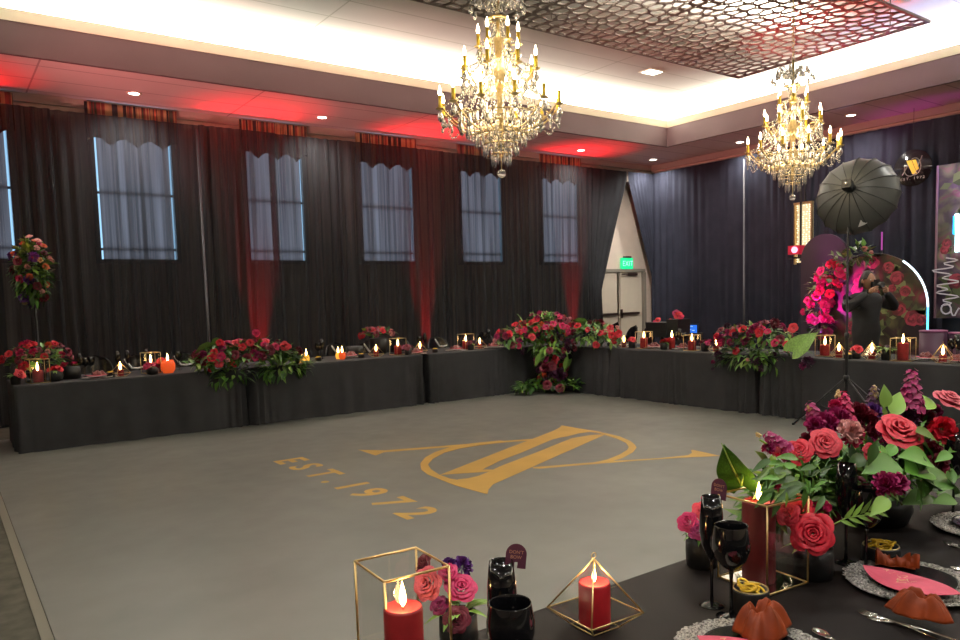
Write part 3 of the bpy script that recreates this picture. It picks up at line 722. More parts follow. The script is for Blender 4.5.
def terrarium(label, x, y, z, s, rz, group=None):
    """pyramid of gold wire and glass on a smaller tapered foot"""
    t = thing('pyramid_lantern', label, 'lantern', (x, y, z), rz, group)
    b, e, zm, za = .042*s, .083*s, .042*s, .172*s
    B = [(-b, -b, .003), (b, -b, .003), (b, b, .003), (-b, b, .003)]; Mq = [(-e, -e, zm), (e, -e, zm), (e, e, zm), (-e, e, zm)]; A = (0, 0, za)
    def frame():
        mb = MB(); mb.tube(B, .0018*s, 5, True); mb.tube(Mq, .0022*s, 6, True)
        for i in range(4): mb.tube([B[i], Mq[i]], .0018*s, 5); mb.tube([Mq[i], A], .0022*s, 6)
        mb.tube([(0.007*s*math.cos(a), 0, za+.008*s+.007*s*math.sin(a)) for a in [q*PI/6 for q in range(12)]], .0012*s, 5, True); return mb
    part('frame', ('tf', s), frame, M_gold, t)
    def pan():
        mb = MB()
        for i in range(4):
            j = (i+1) % 4; mb.add([B[i], B[j], Mq[j], Mq[i]], [(0, 1, 2, 3)], False)
            if i != 0: mb.add([Mq[i], Mq[j], A], [(0, 1, 2)], False)
        mb.add(B, [(0, 1, 2, 3)], False); return mb
    part('glass_panes', ('tp', s), pan, M_pane, t); return t
def wine(label, x, y, z, s=1, group=None):
    t = thing('wine_glass', label, 'wine glass', (x, y, z), R.uniform(0, 6), group)
    part('foot', ('wf', s), lambda: MB().lathe([(.001, 0), (.037, 0), (.038, .002), (.02, .005), (.006, .010)], 32), M_black, t, s=s)
    part('stem', ('ws', s), lambda: MB().lathe([(.0055, .008), (.0042, .03), (.0042, .10), (.007, .128)], 16), M_black, t, s=s)
    part('bowl', ('wb', s), lambda: MB().lathe([(.005, .122), (.02, .130), (.037, .150), (.046, .178), (.0465, .200), (.041, .236), (.0405, .238), (.039, .236), (.044, .2), (.043, .178), (.034, .152), (.001, .135)], 36), M_black, t, s=s); return t
def flute(label, x, y, z, s=1, group=None):
    t = thing('champagne_flute', label, 'champagne flute', (x, y, z), R.uniform(0, 6), group)
    part('foot', ('ff', s), lambda: MB().lathe([(.001, 0), (.033, 0), (.034, .002), (.018, .005), (.006, .010)], 32), M_black, t, s=s)
    part('stem', ('fs', s), lambda: MB().lathe([(.0055, .008), (.004, .03), (.004, .105), (.006, .125)], 16), M_black, t, s=s)
    part('bowl', ('fb', s), lambda: MB().lathe([(.005, .12), (.014, .135), (.026, .165), (.0305, .20), (.0295, .24), (.024, .290), (.0225, .290), (.028, .24), (.029, .2), (.024, .165), (.001, .14)], 32), M_black, t, s=s); return t
def drink_tag(label, p, rot, s=1, lines=("DON'T", 'BOW')):
    t = thing('drink_tag', label, 'card', p); t.rotation_euler = rot; t.scale = (s, s, s)
    def shape():
        a = [(-.021, 0)]+[(-.021*math.cos(q*PI/14), .028+.021*math.sin(q*PI/14)) for q in range(15)]+[(.021, 0), (.004, 0), (.004, .012), (-.002, .012), (-.002, 0)]
        mb = MB(); mb.prism(a, -.0005, .0005); mb.v = [(x, -z, y) for x, y, z in mb.v]; return mb
    part('card', 'tagcard', shape, M_tag, t)
    def tx():
        o = MB()
        for i, l in enumerate(lines):
            b = text_mb(l, .0095); w_ = max(v[0] for v in b.v); o.add([(x-w_/2, -.0009, .029-i*.010+y) for x, y, _ in b.v], b.f, False)
        return o
    part('lettering', 'tagtxt', tx, M_tagtext, t); return t
def pot(label, x, y, z, r=.048, h=.055, group=None):
    t = thing('black_pot', label, 'pot', (x, y, z), R.uniform(0, 6), group)
    part('pot', ('pot', r, h), lambda: MB().lathe([(r*.9, 0), (r, .006), (r, h-.004), (r*.97, h), (r*.86, h), (r*.84, h-.01), (.001, h-.012)], 32), M_pot, t)
    part('gold_rim', ('potrim', r, h), lambda: MB().tube([(r*.92*math.cos(a), r*.92*math.sin(a), h+.0005) for a in [q*PI/16 for q in range(32)]], .0022, 5, True), M_brass, t)
    def curl():
        mb = MB(); r_ = random.Random(3)
        for k in range(7):
            cx, cy = r_.uniform(-.02, .02)*r/.048, r_.uniform(-.02, .02)*r/.048; q = Quaternion((r_.uniform(-1, 1), r_.uniform(-1, 1), 0), r_.uniform(0, .5)); rr = r_.uniform(.010, .02)*r/.048
            mb.tube([Vector((cx, cy, h-.002+k*.0017))+q @ Vector((rr*math.cos(a), rr*math.sin(a), 0)) for a in [w*PI/8 for w in range(16)]], .0034, 6, True)
        return mb
    part('gold_curls', ('potcurl', r, h), curl, mat('bright_gold_foil', (.95, .62, .06), .3, .7), t); return t
def vase(label, x, y, z, roses, r=.05, h=.10, seed=1, leaves=9, group=None, far=False, leafL=.05, name='rose_vase', round_=False):
    """black vase with its flowers: roses = [(kind, colour, dx, dy, dz, size)]"""
    t = thing(name, label, 'flower vase', (x, y, z), 0, group)
    pr = [(r*.86, 0), (r*.95, .004), (r, h*.5), (r*.97, h), (r*.88, h), (r*.86, h-.012), (.001, h-.014)] if not round_ else [(r*.6, 0), (r*.9, h*.15), (r*1.05, h*.45), (r*.95, h*.8), (r*.75, h), (r*.68, h), (.001, h-.012)]
    part('vase', ('vase', r, h, round_), lambda: MB().lathe(pr, 28), M_pot, t)
    for kd, c, dx, dy, dz, s_ in roses:
        d = Vector((dx*.9-.05*x/math.hypot(x, y), dy*.9-.05*y/math.hypot(x, y), .05)) if not far else Vector((dx, dy, .06))
        flower(t, kd, c, (dx, dy, h+dz), d, s_, R.randrange(3))
    rr = random.Random(seed); fo = MB()
    for i in range(leaves):
        a = rr.uniform(0, 6.28); d = Vector((math.cos(a), math.sin(a), rr.uniform(-.1, .8))); leaf_into(fo, (d.x*r*.5, d.y*r*.5, h+.003), d, (0, 0, 1), leafL*rr.uniform(.8, 1.5), leafL*.4, .4)
    if fo.v: tag(fo.build('foliage', M_leaf2 if seed % 2 else M_leaf, t), kind='stuff')
    return t

# ------------------------------------------------------------------ near table
T = TH
lantern('gold-edged glass box lantern nearest the camera, at the bottom left of the near table', .775, 1.388, T, .150, .252, -.06)
q = at_z(403, 606, T+.197); candle('stout red pillar candle burning inside the nearest box lantern', q.x, q.y, T+.005, .040, .192, M_wax, .7, None, 1.35)
lantern('gold-edged glass box lantern on a mirror base, on the right of the near table', 1.838, 1.222, T, .168, .245, -.10)
candle('tall dark red pillar candle burning inside the right box lantern on the near table', 1.825, 1.225, T+.005, .045, .228, M_waxdark, .6, None, 1.35)
terrarium('gold wire pyramid lantern standing on the edge of the near table', 1.268, 1.308, T, 1.0, -.05)
candle('short bright red pillar candle burning inside the near pyramid lantern', 1.268, 1.308, T+.006, .039, .108, mat('bright_red_wax', (.45, .012, .02), .45, var=.12, scale=30), .8)
# flowers just behind the nearest lantern
p = at_z(437, 628, T+.13)
def vroses(lst, base, far=False):
    """pixel centres on a plane through the vase, as offsets from its rim"""
    return lst
vx, vy = .925, 1.40
def off(px, py, x, y, h, dy=0):
    q = at_y(px, py, y+dy); return (q.x-x, q.y-y, q.z-T-h)
H1 = .10
lst = [('rose', 'pink', *off(428, 584, vx, vy, H1), .036), ('rose', 'hot', *off(461, 588, vx, vy, H1), .036), ('rose', 'hot', *off(448, 573, vx, vy, H1, .03), .024), ('rose', 'burg', *off(457, 620, vx, vy, H1, -.03), .030),
       ('bloom', 'purple', *off(462, 567, vx, vy, H1, .03), .026), ('rose', 'burg', *off(424, 565, vx, vy, H1, .05), .026), ('bloom', 'purple', *off(449, 565, vx, vy, H1, .05), .018), ('rose', 'mag', *off(440, 606, vx, vy, H1, .02), .024)]
vase('black vase of pink roses and a purple bloom behind the nearest box lantern', vx, vy, T, lst, .045, H1, 5, 14, leafL=.05)
q = at_z(501, 561, T+.29); flute('black champagne flute with a plum card, left of the pyramid lantern', q.x, q.y, T)
q = at_z(510, 602, T+.238); wine('black wine glass in the bottom centre, in front of the flute with a plum card', q.x, q.y, T, 1.0)
def facing(px, py): d = ray(px, py); return math.atan2(d.y, d.x)-PI/2
q = at_z(515, 568, T+.272); drink_tag('plum arched card on the rim of the flute left of the pyramid lantern', (q.x, q.y, q.z), (-.1, .12, facing(512, 560)), 1.0)
flute('black champagne flute with a plum card, left of the right box lantern', 1.592, 1.207, T)
q = at_z(718, 499, T+.275); drink_tag('plum arched card on the rim of the flute beside the right box lantern', (q.x, q.y, q.z), (-.1, .05, facing(716, 490)-.6), 1.1)
wine('black wine glass in front of the right box lantern', 1.565, 1.128, T, 1.0)
pot('black pot with gold curls in front of the right box lantern', 1.636, 1.122, T, .046, .060)
pot('black pot with gold curls behind the pink menu card', 2.232, 1.088, T, .052, .050)
H2 = .095; vx, vy = 1.805, 1.405
lst = [('rose', 'hot', *off(688, 522, vx, vy, H2), .030), ('rose', 'red', *off(703, 512, vx, vy, H2), .032), ('rose', 'mag', *off(698, 530, vx, vy, H2, -.03), .028), ('bud_rose', 'hot', *off(706, 502, vx, vy, H2, .02), .024)]
vase('black vase of magenta and red roses at the table edge left of the flutes', vx, vy, T, lst, .046, H2, 6, 12, leafL=.04)
H3 = .088; vx, vy = 1.975, 1.150
lst = [('rose', 'red', *off(813, 534, vx, vy, H3, -.045), .056), ('rose', 'red', *off(802, 510, vx, vy, H3, .01), .036), ('bloom', 'hot', *off(822, 509, vx, vy, H3, .04), .028), ('rose', 'coral', *off(788, 514, vx, vy, H3, .0), .032), ('bloom', 'hot', *off(795, 523, vx, vy, H3, .04), .022)]
vase('black vase with one large open red rose right of the right box lantern', vx, vy, T, lst, .054, H3, 7, 5, leafL=.05)
# the pale sprig leaning out of that vase is its own stem of leaves
sp = MB(); b0 = at_y(822, 530, 1.09); e0 = at_y(872, 514, 1.03)
sp.tube([b0, b0.lerp(e0, .5)+Vector((0, 0, .012)), e0], .0018, 5)
for k in range(9):
    v = .35+.65*k/8; p_ = b0.lerp(e0, v)+Vector((0, 0, .010)); dd = (e0-b0).normalized()*.8+Vector((0, 0, .9 if k % 2 else -.45))+Vector((.1, -.3, 0)); leaf_into(sp, p_, dd, (0, -1, .6), .055, .014, .2, .2, 5)
o = sp.build('leaf_sprig', M_leaf2); tag(o, 'pale green leaf sprig between the big red rose and the pair of black glasses', 'leaf sprig')
flute('black champagne flute before the big near flower mound', 2.15, 1.150, T, 1.03)
wine('black wine glass overlapping the flute before the big near flower mound', 2.14, 1.085, T, 1.0)
q = at_z(953, 516, T); flute('black tall glass at the right edge of the picture beside the near flowers', q.x, q.y, T, 1.06)

# place settings
M_charger = mat('silver_textured_glass', (.48, .46, .43), .28, .85, var=1.0, scale=170, bump=1, bscale=240)
M_plate = mat('black_plate', (.01, .01, .012), .2, 0, .5)
def charger_mb():
    r_ = random.Random(2); mb = MB(); n, k = 150, 14
    ns = [r_.uniform(-1, 1) for _ in range(n*(k+1))]
    def fn(u, v):
        a = 2*PI*u; i = int(round(u*n)) % n; j = int(round(v*k)); rr = .095+.075*v
        w = ns[i*(k+1)+j]; edge = .006*(ns[i*(k+1)] if j == k else 0)
        z = .008+.006*v+(.0034*w if 0 < j < k else 0)
        return ((rr+edge)*math.cos(a), (rr+edge)*math.sin(a), z)
    mb.grid(fn, n, k, False); mb.lathe([(.001, .002), (.09, .002), (.165, .008), (.168, .012)], 60, cap=False); return mb
def setting(label_c, label_p, x, y, group=None):
    t = thing('charger_plate', label_c, 'charger', (x, y, T), R.uniform(0, 6))
    part('textured_rim', 'chr', charger_mb, M_charger, t)
    part('centre', 'chc', lambda: MB().lathe([(.001, .007), (.10, .007), (.10, .009)], 48), M_plate, t)
    t = thing('dinner_plate', label_p, 'plate', (x, y, T+.0092), 0)
    part('plate', 'plt', lambda: MB().lathe([(.001, 0), (.07, 0), (.108, .010), (.110, .013), (.105, .013), (.07, .004), (.001, .004)], 48), M_plate, t)
    part('rim_line', 'pltr', lambda: MB().tube([(.109*math.cos(q*PI/32), .109*math.sin(q*PI/32), .013) for q in range(64)], .001, 5, True), M_pot, t)
def menu_mb():
    n = 14; L = .130; W_ = .070; poly = []
    for i in range(n+1): s = -1+2*i/n; poly.append((s*L, W_*(1-abs(s)**2.2)))
    poly += [(x, -y) for x, y in poly[-2:0:-1]]
    mb = MB(); mb.prism(poly, 0, .0012); mb.v = [(x, y, z+.012*(x/L)**2) for x, y, z in mb.v]; return mb
def script_mb():
    r_ = random.Random(4); mb = MB()
    for row, (y, x0, x1) in enumerate(((.026, -.085, -.02), (.008, -.04, .055), (-.014, -.03, .085))):
        pts = []; x = x0; k = 0
        while x < x1: pts.append((x+.004*math.sin(k*1.3), y+.015*math.sin(k*.9+row)*r_.uniform(.5, 1), .0016+.012*(x/.125)**2)); x += .0035; k += 1
        mb.tube(pts, .0015, 4)
    return mb
def napkin_mb(seed=1, open_=1.0):
    """pinched bundle: a mouth with folds at the top, cloth flaring to a flat hem"""
    r_ = random.Random(seed); ph = [r_.uniform(0, 6) for _ in range(4)]; mb = MB()
    def fn(u, v):
        a = 2*PI*u; f = .6*math.sin(3*a+ph[0]+v)+.5*math.sin(5*a+ph[1]-1.5*v)+.35*math.sin(9*a+ph[2]+3*v)
        if v < .3:     # inner mouth
            q = v/.3; rr = .004+.022*q+.005*f*q; z = .012+.038*q+.009*f*q
        else:
            q = (v-.3)/.7; rr = .026+.040*q**.8+.013*f*(.35+q*.4); z = .050*(1-q**1.5)+.009*f*(1-q)+.001
        sx, sy = 1.12, .70
        return (rr*math.cos(a)*sx, rr*math.sin(a)*sy+.010*(1-v), max(.0008, z))
    mb.grid(fn, 64, 18); return mb
def tail_mb(seed=2):
    r_ = random.Random(seed); mb = MB()
    for k in range(4):
        x0_ = -.05+.026*k; h_ = r_.uniform(.028, .042); tl = r_.uniform(-.3, .3)
        def fn(u, v, x0_=x0_, h_=h_, tl=tl, k=k):
            a = PI*u; return (x0_+.034*v+tl*.02*u, .022*math.cos(a)*(1-.3*v)+.004*math.sin(9*v+k), .002+h_*math.sin(a)*(.75+.25*math.cos(4*v+k)))
        mb.grid(fn, 12, 8)
    return mb
def fork_mb(n=4):
    mb = MB(); prof = [(0, .0035), (.08, .0045), (.125, .0022), (.14, .003), (.15, .008), (.165, .0105)]
    vs = []
    for x, w in prof: 
        z = .003+.006*math.sin(PI*min(1, x/.165)); vs += [(x, -w, z), (x, w, z), (x, w, z+.0022), (x, -w, z+.0022)]
    fs = []
    for i in range(len(prof)-1):
        for j in range(4): fs.append((i*4+j, i*4+(j+1) % 4, i*4+4+(j+1) % 4, i*4+4+j))
    fs += [(0, 1, 2, 3), (20, 21, 22, 23)]; mb.add(vs, fs)
    return mb
def tines_mb():
    mb = MB()
    for k in range(4): y = -.009+.006*k; mb.tube([(.164, y, .005), (.185, y*.97, .003), (.205, y*.92, .006)], [.0017, .0014, .0007], 5)
    return mb
def fork(label, base, tip, s=1, group=None):
    a = math.atan2(tip[1]-base[1], tip[0]-base[0]); t = thing('fork', label, 'fork', (base[0], base[1], T), a, group)
    part('handle', 'fkh', fork_mb, M_silver, t, s=s); part('tines', 'fkt', tines_mb, M_silver, t, s=(s, s*1.35, s)); return t
def spoon(label, base, tip, s=1):
    a = math.atan2(tip[1]-base[1], tip[0]-base[0]); t = thing('spoon', label, 'spoon', (base[0], base[1], T), a)
    part('handle', 'fkh', fork_mb, M_silver, t, s=s)
    def bowl():
        mb = MB(); mb.grid(lambda u, v: (.185+.028*(2*u-1), .017*math.sqrt(max(0, 1-(2*u-1)**2))*(2*v-1), .007-.006*(1-(2*u-1)**2)*(1-(2*v-1)**2)), 12, 8); return mb
    solidify(part('bowl', 'spb', bowl, M_silver, t, s=s), .001); return t
def napkin_thing(label, x, y, z, rz, s=1, tail=None, menu=None):
    t = thing('cloth_napkin', label, 'napkin', (x, y, z), rz)
    solidify(part('knot', ('nap', 1), lambda: napkin_mb(1), M_napkin, t, s=s), .0012)
    if tail: part('tail', ('tail', 1), tail_mb, M_napkin, t, tail[0], (0, 0, tail[1]), tail[2])
    return t
SX, SY = 2.115, .945
setting('silver textured charger plate at right, under the pink menu card', 'black plate on the charger under the pink menu card at right', SX, SY)
m1 = at_z(905, 578, T+.03); m2 = at_z(862, 565, T+.03)
t = thing('menu_card', 'long pink menu card with gold script lying between rust napkin bundles', 'menu card', (SX+.005, SY-.002, T+.026), -2.25+.9)
ma = at_z(862, 567, T+.03); mb_ = at_z(962, 597, T+.03); ang = math.atan2(mb_.y-ma.y, mb_.x-ma.x); t.rotation_euler = (0, 0, ang); cm = (ma+mb_)/2; t.location = (cm.x, cm.y, T+.024)
part('card', 'mcard', menu_mb, M_menu, t); part('script', 'mscr', script_mb, mat('pale_gold_print', (.75, .50, .28), .4, .3), t)
q = at_z(918, 614, T+.026); napkin_thing('rust satin napkin bundle lying on the near edge of the pink menu card', q.x, q.y, T+.028, ang+.15, .95)
q = at_z(895, 563, T+.03); t = thing('napkin_tail', 'rust napkin folds standing beyond the pink menu card, beside a black pot', 'napkin', (q.x, q.y, T+.026), ang+.55)
part('folds', ('tail', 1), tail_mb, M_napkin, t, s=1.0)
part('hem', ('tailhem', 1), lambda: MB().grid(lambda u, v: (-.05+.1*u, -.024+.048*v, .001+.002*math.sin(u*12)), 16, 6), M_napkin, t)
f1 = at_z(942, 643, T); f0 = at_z(846, 607, T); fork('silver fork left of the right-hand charger, tines towards the candles', (f1.x, f1.y), (f0.x, f0.y), 1.0)
f1 = at_z(955, 642, T); f0 = at_z(866, 617, T); dv = Vector((f0.x-f1.x, f0.y-f1.y)).normalized(); fork('second silver fork lying closest to the right-hand charger', (f0.x-dv.x*.205, f0.y-dv.y*.205), (f0.x, f0.y), 1.0)
f1 = at_z(962, 577, T); f0 = at_z(932, 563, T); spoon('silver spoon lying beyond the right-hand charger', (f1.x+.03, f1.y-.12), (f0.x, f0.y), .8)
c1 = at_z(752, 652, T+.01)
setting('silver textured charger plate at the bottom edge, in front of the black wine glass', 'black plate on the bottom-edge charger', c1.x, c1.y)
q = at_z(764, 627, T+.035); napkin_thing('rust satin napkin bundle on the bottom-edge charger', q.x, q.y, T+.028, .1, 1.1)
q = at_z(737, 645, T+.03); t = thing('menu_card', 'pink menu card mostly cut off by the bottom edge of the picture', 'menu card', (q.x-.005, q.y-.05, T+.026), -1.25); part('card', 'mcard', menu_mb, M_menu, t); part('script', 'mscr', script_mb, MATS['pale_gold_print'], t)
f1 = at_z(835, 652, T); f0 = at_z(808, 627, T); spoon('silver spoon right of the bottom-edge charger', (f1.x, f1.y-.09), (f0.x, f0.y), .9)
c2 = at_z(990, 530, T); setting('silver textured charger plate cut by the right edge, below the near flowers', 'black plate on the charger cut by the right edge', c2.x, c2.y)
f1 = at_z(975, 560, T); f0 = at_z(947, 543, T); dv = Vector((f0.x-f1.x, f0.y-f1.y)).normalized(); fork('silver fork at the right edge beside the cut-off charger', (f0.x-dv.x*.2, f0.y-dv.y*.2), (f0.x, f0.y), 1.0)

# ------------------------------------------------------------------ big near arrangement
def near_extra(t):
    L0 = Vector(t.location)
    def P(px, py, y): return at_y(px, py, y)-L0
    def fl(kind, colr, px, py, y, size, d=(-.55, -.6, .6), name=None): flower(t, kind, colr, P(px, py, y), d, size, R.randrange(3), name)
    fl('rose', 'coral', 898, 432, 1.14, .068, (-.35, -.55, .75)); fl('rose', 'coral', 824, 444, 1.16, .046, (-.5, -.6, .5)); fl('rose', 'red', 799, 452, 1.2, .038, (-.6, -.4, .5))
    fl('rose', 'coral', 914, 450, 1.10, .035, (-.2, -.7, .1))
    fl('rose', 'pink', 948, 401, 1.2, .058, (-.1, -.5, .9)); fl('bloom', 'red', 942, 430, 1.13, .048); fl('rose', 'red', 872, 452, 1.18, .03); fl('bloom', 'burg', 935, 468, 1.14, .05); fl('bloom', 'burg', 930, 452, 1.18, .045)
    fl('bloom', 'mag', 885, 486, 1.03, .042); fl('bloom', 'mag', 896, 484, 1.02, .036); fl('bloom', 'hot', 852, 436, 1.16, .036); fl('bloom', 'pale', 852, 432, 1.13, .034); fl('bloom', 'pale', 846, 428, 1.16, .026)
    fl('bloom', 'mag', 826, 424, 1.22, .04); fl('bloom', 'mag', 815, 426, 1.22, .032); fl('bloom', 'mag', 838, 420, 1.22, .042); fl('bloom', 'hot', 842, 408, 1.25, .03); fl('bloom', 'hot', 835, 406, 1.25, .022)
    fl('bloom', 'burg', 866, 424, 1.24, .05); fl('bloom', 'burg', 858, 414, 1.26, .04); fl('bloom', 'purple', 872, 412, 1.25, .032); fl('bloom', 'plum', 905, 420, 1.25, .05); fl('bloom', 'burg', 925, 420, 1.25, .04); fl('bloom', 'burg', 810, 445, 1.25, .04)
    fl('bloom', 'purple', 926, 404, 1.27, .026); fl('bloom', 'plum', 880, 458, 1.18, .045); fl('bloom', 'hot', 778, 450, 1.22, .022); fl('bloom', 'mag', 768, 448, 1.22, .02); fl('bloom', 'hot', 775, 487, 1.2, .018); fl('bloom', 'burg', 790, 458, 1.24, .03)
    fl('rose', 'burg', 880, 470, 1.12, .03); fl('bloom', 'mag', 935, 412, 1.24, .03)
    # stock spikes
    fl('stock', 'mag', 911, 416, 1.24, .17, (0, 0, 1)); fl('stock', 'hot', 846, 430, 1.24, .13, (-.15, 0, 1)); fl('stock', 'mag', 820, 432, 1.26, .12, (-.5, 0, .8)); fl('stock', 'mag', 784, 452, 1.22, .11, (-.8, 0, .6)); fl('stock', 'plum', 872, 424, 1.26, .13, (.1, 0, 1))
    fl('buds', 'pale', 913, 384, 1.24, .045, (0, 0, 1)); fl('buds', 'cream', 838, 397, 1.25, .03, (0, 0, 1)); fl('buds', 'cream', 810, 410, 1.26, .024, (-.6, 0, .7)); fl('buds', 'cream', 759, 436, 1.22, .022, (-.7, 0, .6)); fl('buds', 'cream', 874, 396, 1.26, .045, (0, 0, 1))
    for pts_, r_ in (([P(812, 414, 1.26), P(824, 424, 1.26), P(834, 434, 1.25)], .003), ([P(760, 440, 1.22), P(770, 446, 1.22), P(786, 452, 1.22)], .003), ([P(840, 402, 1.25), P(846, 418, 1.25), P(846, 440, 1.25)], .003),
                     ([P(744, 471, 1.28), P(770, 473, 1.26), P(790, 480, 1.24)], .0035), ([P(743, 474, 1.28), P(741, 486, 1.28)], .0035)):
        MB().tube(pts_, r_, 5).build('stem', M_leaf2, t)
    # broad leaves set by hand
    lv = {0: MB(), 1: MB()}
    def lf(px, py, qx, qy, y, w, k=0, y2=None, bend=.15, up=(-.3, -.6, .7)):
        a = P(px, py, y); b = P(qx, qy, y2 or y); leaf_into(lv[k], a, b-a, up, (b-a).length, (b-a).length*w, bend, .35, 7)
    lf(884, 408, 886, 384, 1.22, .62, 1); lf(892, 416, 902, 390, 1.24, .6, 1); lf(918, 408, 935, 396, 1.24, .6, 1); lf(888, 424, 878, 398, 1.25, .4, 1)
    lf(898, 464, 868, 468, 1.06, .5); lf(905, 472, 940, 466, 1.05, .45); lf(930, 462, 905, 452, 1.05, .5); lf(922, 455, 912, 478, 1.06, .55); lf(925, 486, 955, 470, 1.05, .5); lf(930, 478, 918, 500, 1.05, .45); lf(895, 488, 900, 508, 1.03, .4)
    lf(888, 498, 872, 514, 1.0, .5, 1); lf(890, 494, 906, 503, 1.0, .45, 1); lf(915, 480, 928, 512, 1.04, .35); lf(918, 476, 948, 486, 1.03, .4); lf(945, 476, 962, 492, 1.03, .5); lf(768, 466, 758, 450, 1.26, .5, 1); lf(770, 468, 775, 452, 1.26, .5, 1)
    lf(915, 432, 948, 438, 1.08, .25, 1); lf(918, 440, 940, 455, 1.08, .3)
    for i in range(75):
        px = 790+R.uniform(-22, 36); py = 458+R.uniform(0, 40); y = R.uniform(1.10, 1.24); lf(px, py, px+R.uniform(-26, 10), py+R.uniform(-4, 22), y, R.uniform(.2, .32), 1 if i % 3 == 0 else 0)
    for i in range(30):
        px = R.uniform(860, 965); py = R.uniform(440, 500); y = R.uniform(1.05, 1.25); lf(px, py, px+R.uniform(-26, 26), py+R.uniform(-6, 26), y, R.uniform(.35, .5), 0)
    tag(lv[0].build('broad_leaves', M_leaf, t), kind='stuff'); tag(lv[1].build('pale_leaves', M_leaf2, t), kind='stuff')
    a = P(741, 484, 1.30); b = P(722, 446, 1.30)
    d = (b-a).normalized(); Zv = Vector((-.95, -.15, .35)); Zv = (Zv-d*Zv.dot(d)).normalized()
    X = d; Yv = Zv.cross(X); mtx = Matrix((X, Yv, Zv)).transposed()
    part('anthurium_leaf', 'heart', heart_mb, M_anth, t, a+d*.02-Yv*.0, mtx.to_quaternion(), (.155, .125, .09))
    rb = MB(); rb.tube([a, a.lerp(b, .5)+Zv*.002, b+d*.008-Zv*.004], [.0035, .003, .001], 5); rb.build('leaf_midrib', M_leaf2, t)
    po = MB(); po.lathe([(.10, 0), (.12, .05), (.11, .09), (.001, .09)], 20, (0, 0, 0)); po.build('container', M_pot, t)
arrangement('flower_arrangement', 'large lush mound of coral roses and leaves on the near table at right', 'flower arrangement', (2.62, 1.30, T),
            [((.02, .02, .14), (.58, .10, .13), 520, [('rose', 'burg', 4, .03), ('bloom', 'plum', 6, .03)], -.5), ((-.44, .03, .15), (.30, .09, .11), 380, [], -.6), ((.25, .02, .2), (.36, .11, .14), 240, [('bloom', 'plum', 5, .035), ('bloom', 'mag', 4, .03)], -.2)], 21, True, leafL=(.055, .11), leafW=.34, extra=near_extra)

# ------------------------------------------------------------------ far tables: candles, vases, settings
def LTp(px, py=None, y=9.95): p_ = at_y(px, 350, y); return p_.x
def RTp(px, x=8.7): return at_x(px, 350, x).y
GL, GP, GC, GV, GW, GF, GPot, GM = ('box lanterns on the far tables', 'pyramid lanterns on the far tables', 'candles on the far tables', 'flower vases on the far tables', 'black wine glasses on the far tables', 'black flutes on the far tables', 'black pots on the far tables', 'red menu cards on the far tables')
def farlan(px, y, lab, h=.25, w=.17, right=False, cm=None, ch=.13):
    x, yy = (LTp(px, y=y), y) if not right else (y, RTp(px, y))
    lantern(lab+' (glass box lantern)' if False else 'gold-edged box lantern '+lab, x, yy, T, w, h, .15, GL)
    candle('red candle burning in the box lantern '+lab, x, yy, T+.006, .056, ch, cm or M_wax, 1.6, GC, 2.6)
def farpyr(px, y, lab, right=False, s=1.0):
    x, yy = (LTp(px, y=y), y) if not right else (y, RTp(px, y))
    terrarium('gold pyramid lantern '+lab, x, yy, T, s, .3, GP)
    candle('red candle burning in the pyramid lantern '+lab, x, yy, T+.006, .038, .075, M_wax, 1.6, GC, 2.6)
def farvase(px, y, lab, roses, right=False, r=.052, h=.10, seed=1, leaves=8, round_=False, leafL=.06, name='rose_vase'):
    x, yy = (LTp(px, y=y), y) if not right else (y, RTp(px, y))
    return vase(lab, x, yy, T, roses, r, h, seed, leaves, GV, True, leafL, name, round_)
def cluster(c, n, s=.045, spread=.05, up=.02, c2=None):
    return [('rosefar', (c2 if (c2 and i % 2) else c), R.uniform(-spread, spread), R.uniform(-spread, spread), R.uniform(0, up)+.01, s*R.uniform(.85, 1.1)) for i in range(n)]
def farwine(px, y, lab, right=False):
    x, yy = (LTp(px, y=y), y) if not right else (y, RTp(px, y)); wine(lab, x, yy, T, 1.0, GW)
def farflute(px, y, lab, right=False):
    x, yy = (LTp(px, y=y), y) if not right else (y, RTp(px, y)); flute(lab, x, yy, T, 1.0, GF)
def farpot(px, y, lab, right=False):
    x, yy = (LTp(px, y=y), y) if not right else (y, RTp(px, y)); pot(lab, x, yy, T, .045, .055, GPot)
def farmenu(px, y, lab, right=False, white=True):
    x, yy = (LTp(px, y=y), y) if not right else (y, RTp(px, y)); rz = R.uniform(-.2, .2)+(PI/2 if right else 0)
    t = thing('charger_plate', 'silver charger under the red menu card '+lab, 'charger', (x, yy, T), 0, 'silver chargers on the far tables'); part('textured_rim', 'chr', charger_mb, M_charger, t); part('centre', 'chc', lambda: MB(), M_plate, t)
    t = thing('menu_card', 'red menu card lying on a charger '+lab, 'menu card', (x, yy, T+.03), rz, GM); part('card', 'mcard', menu_mb, M_menu, t)
    t = thing('cloth_napkin', 'dark red napkin bundle on the menu card '+lab, 'napkin', (x+.03, yy+.03, T+.032), rz, 'napkins on the far tables'); part('knot', ('nap', 1), lambda: napkin_mb(1), mat('dark_red_satin', (.16, .015, .015), .4, sheen=.4), t); part('folds', ('tail', 1), tail_mb, MATS['dark_red_satin'], t, (-.02, .05, 0))

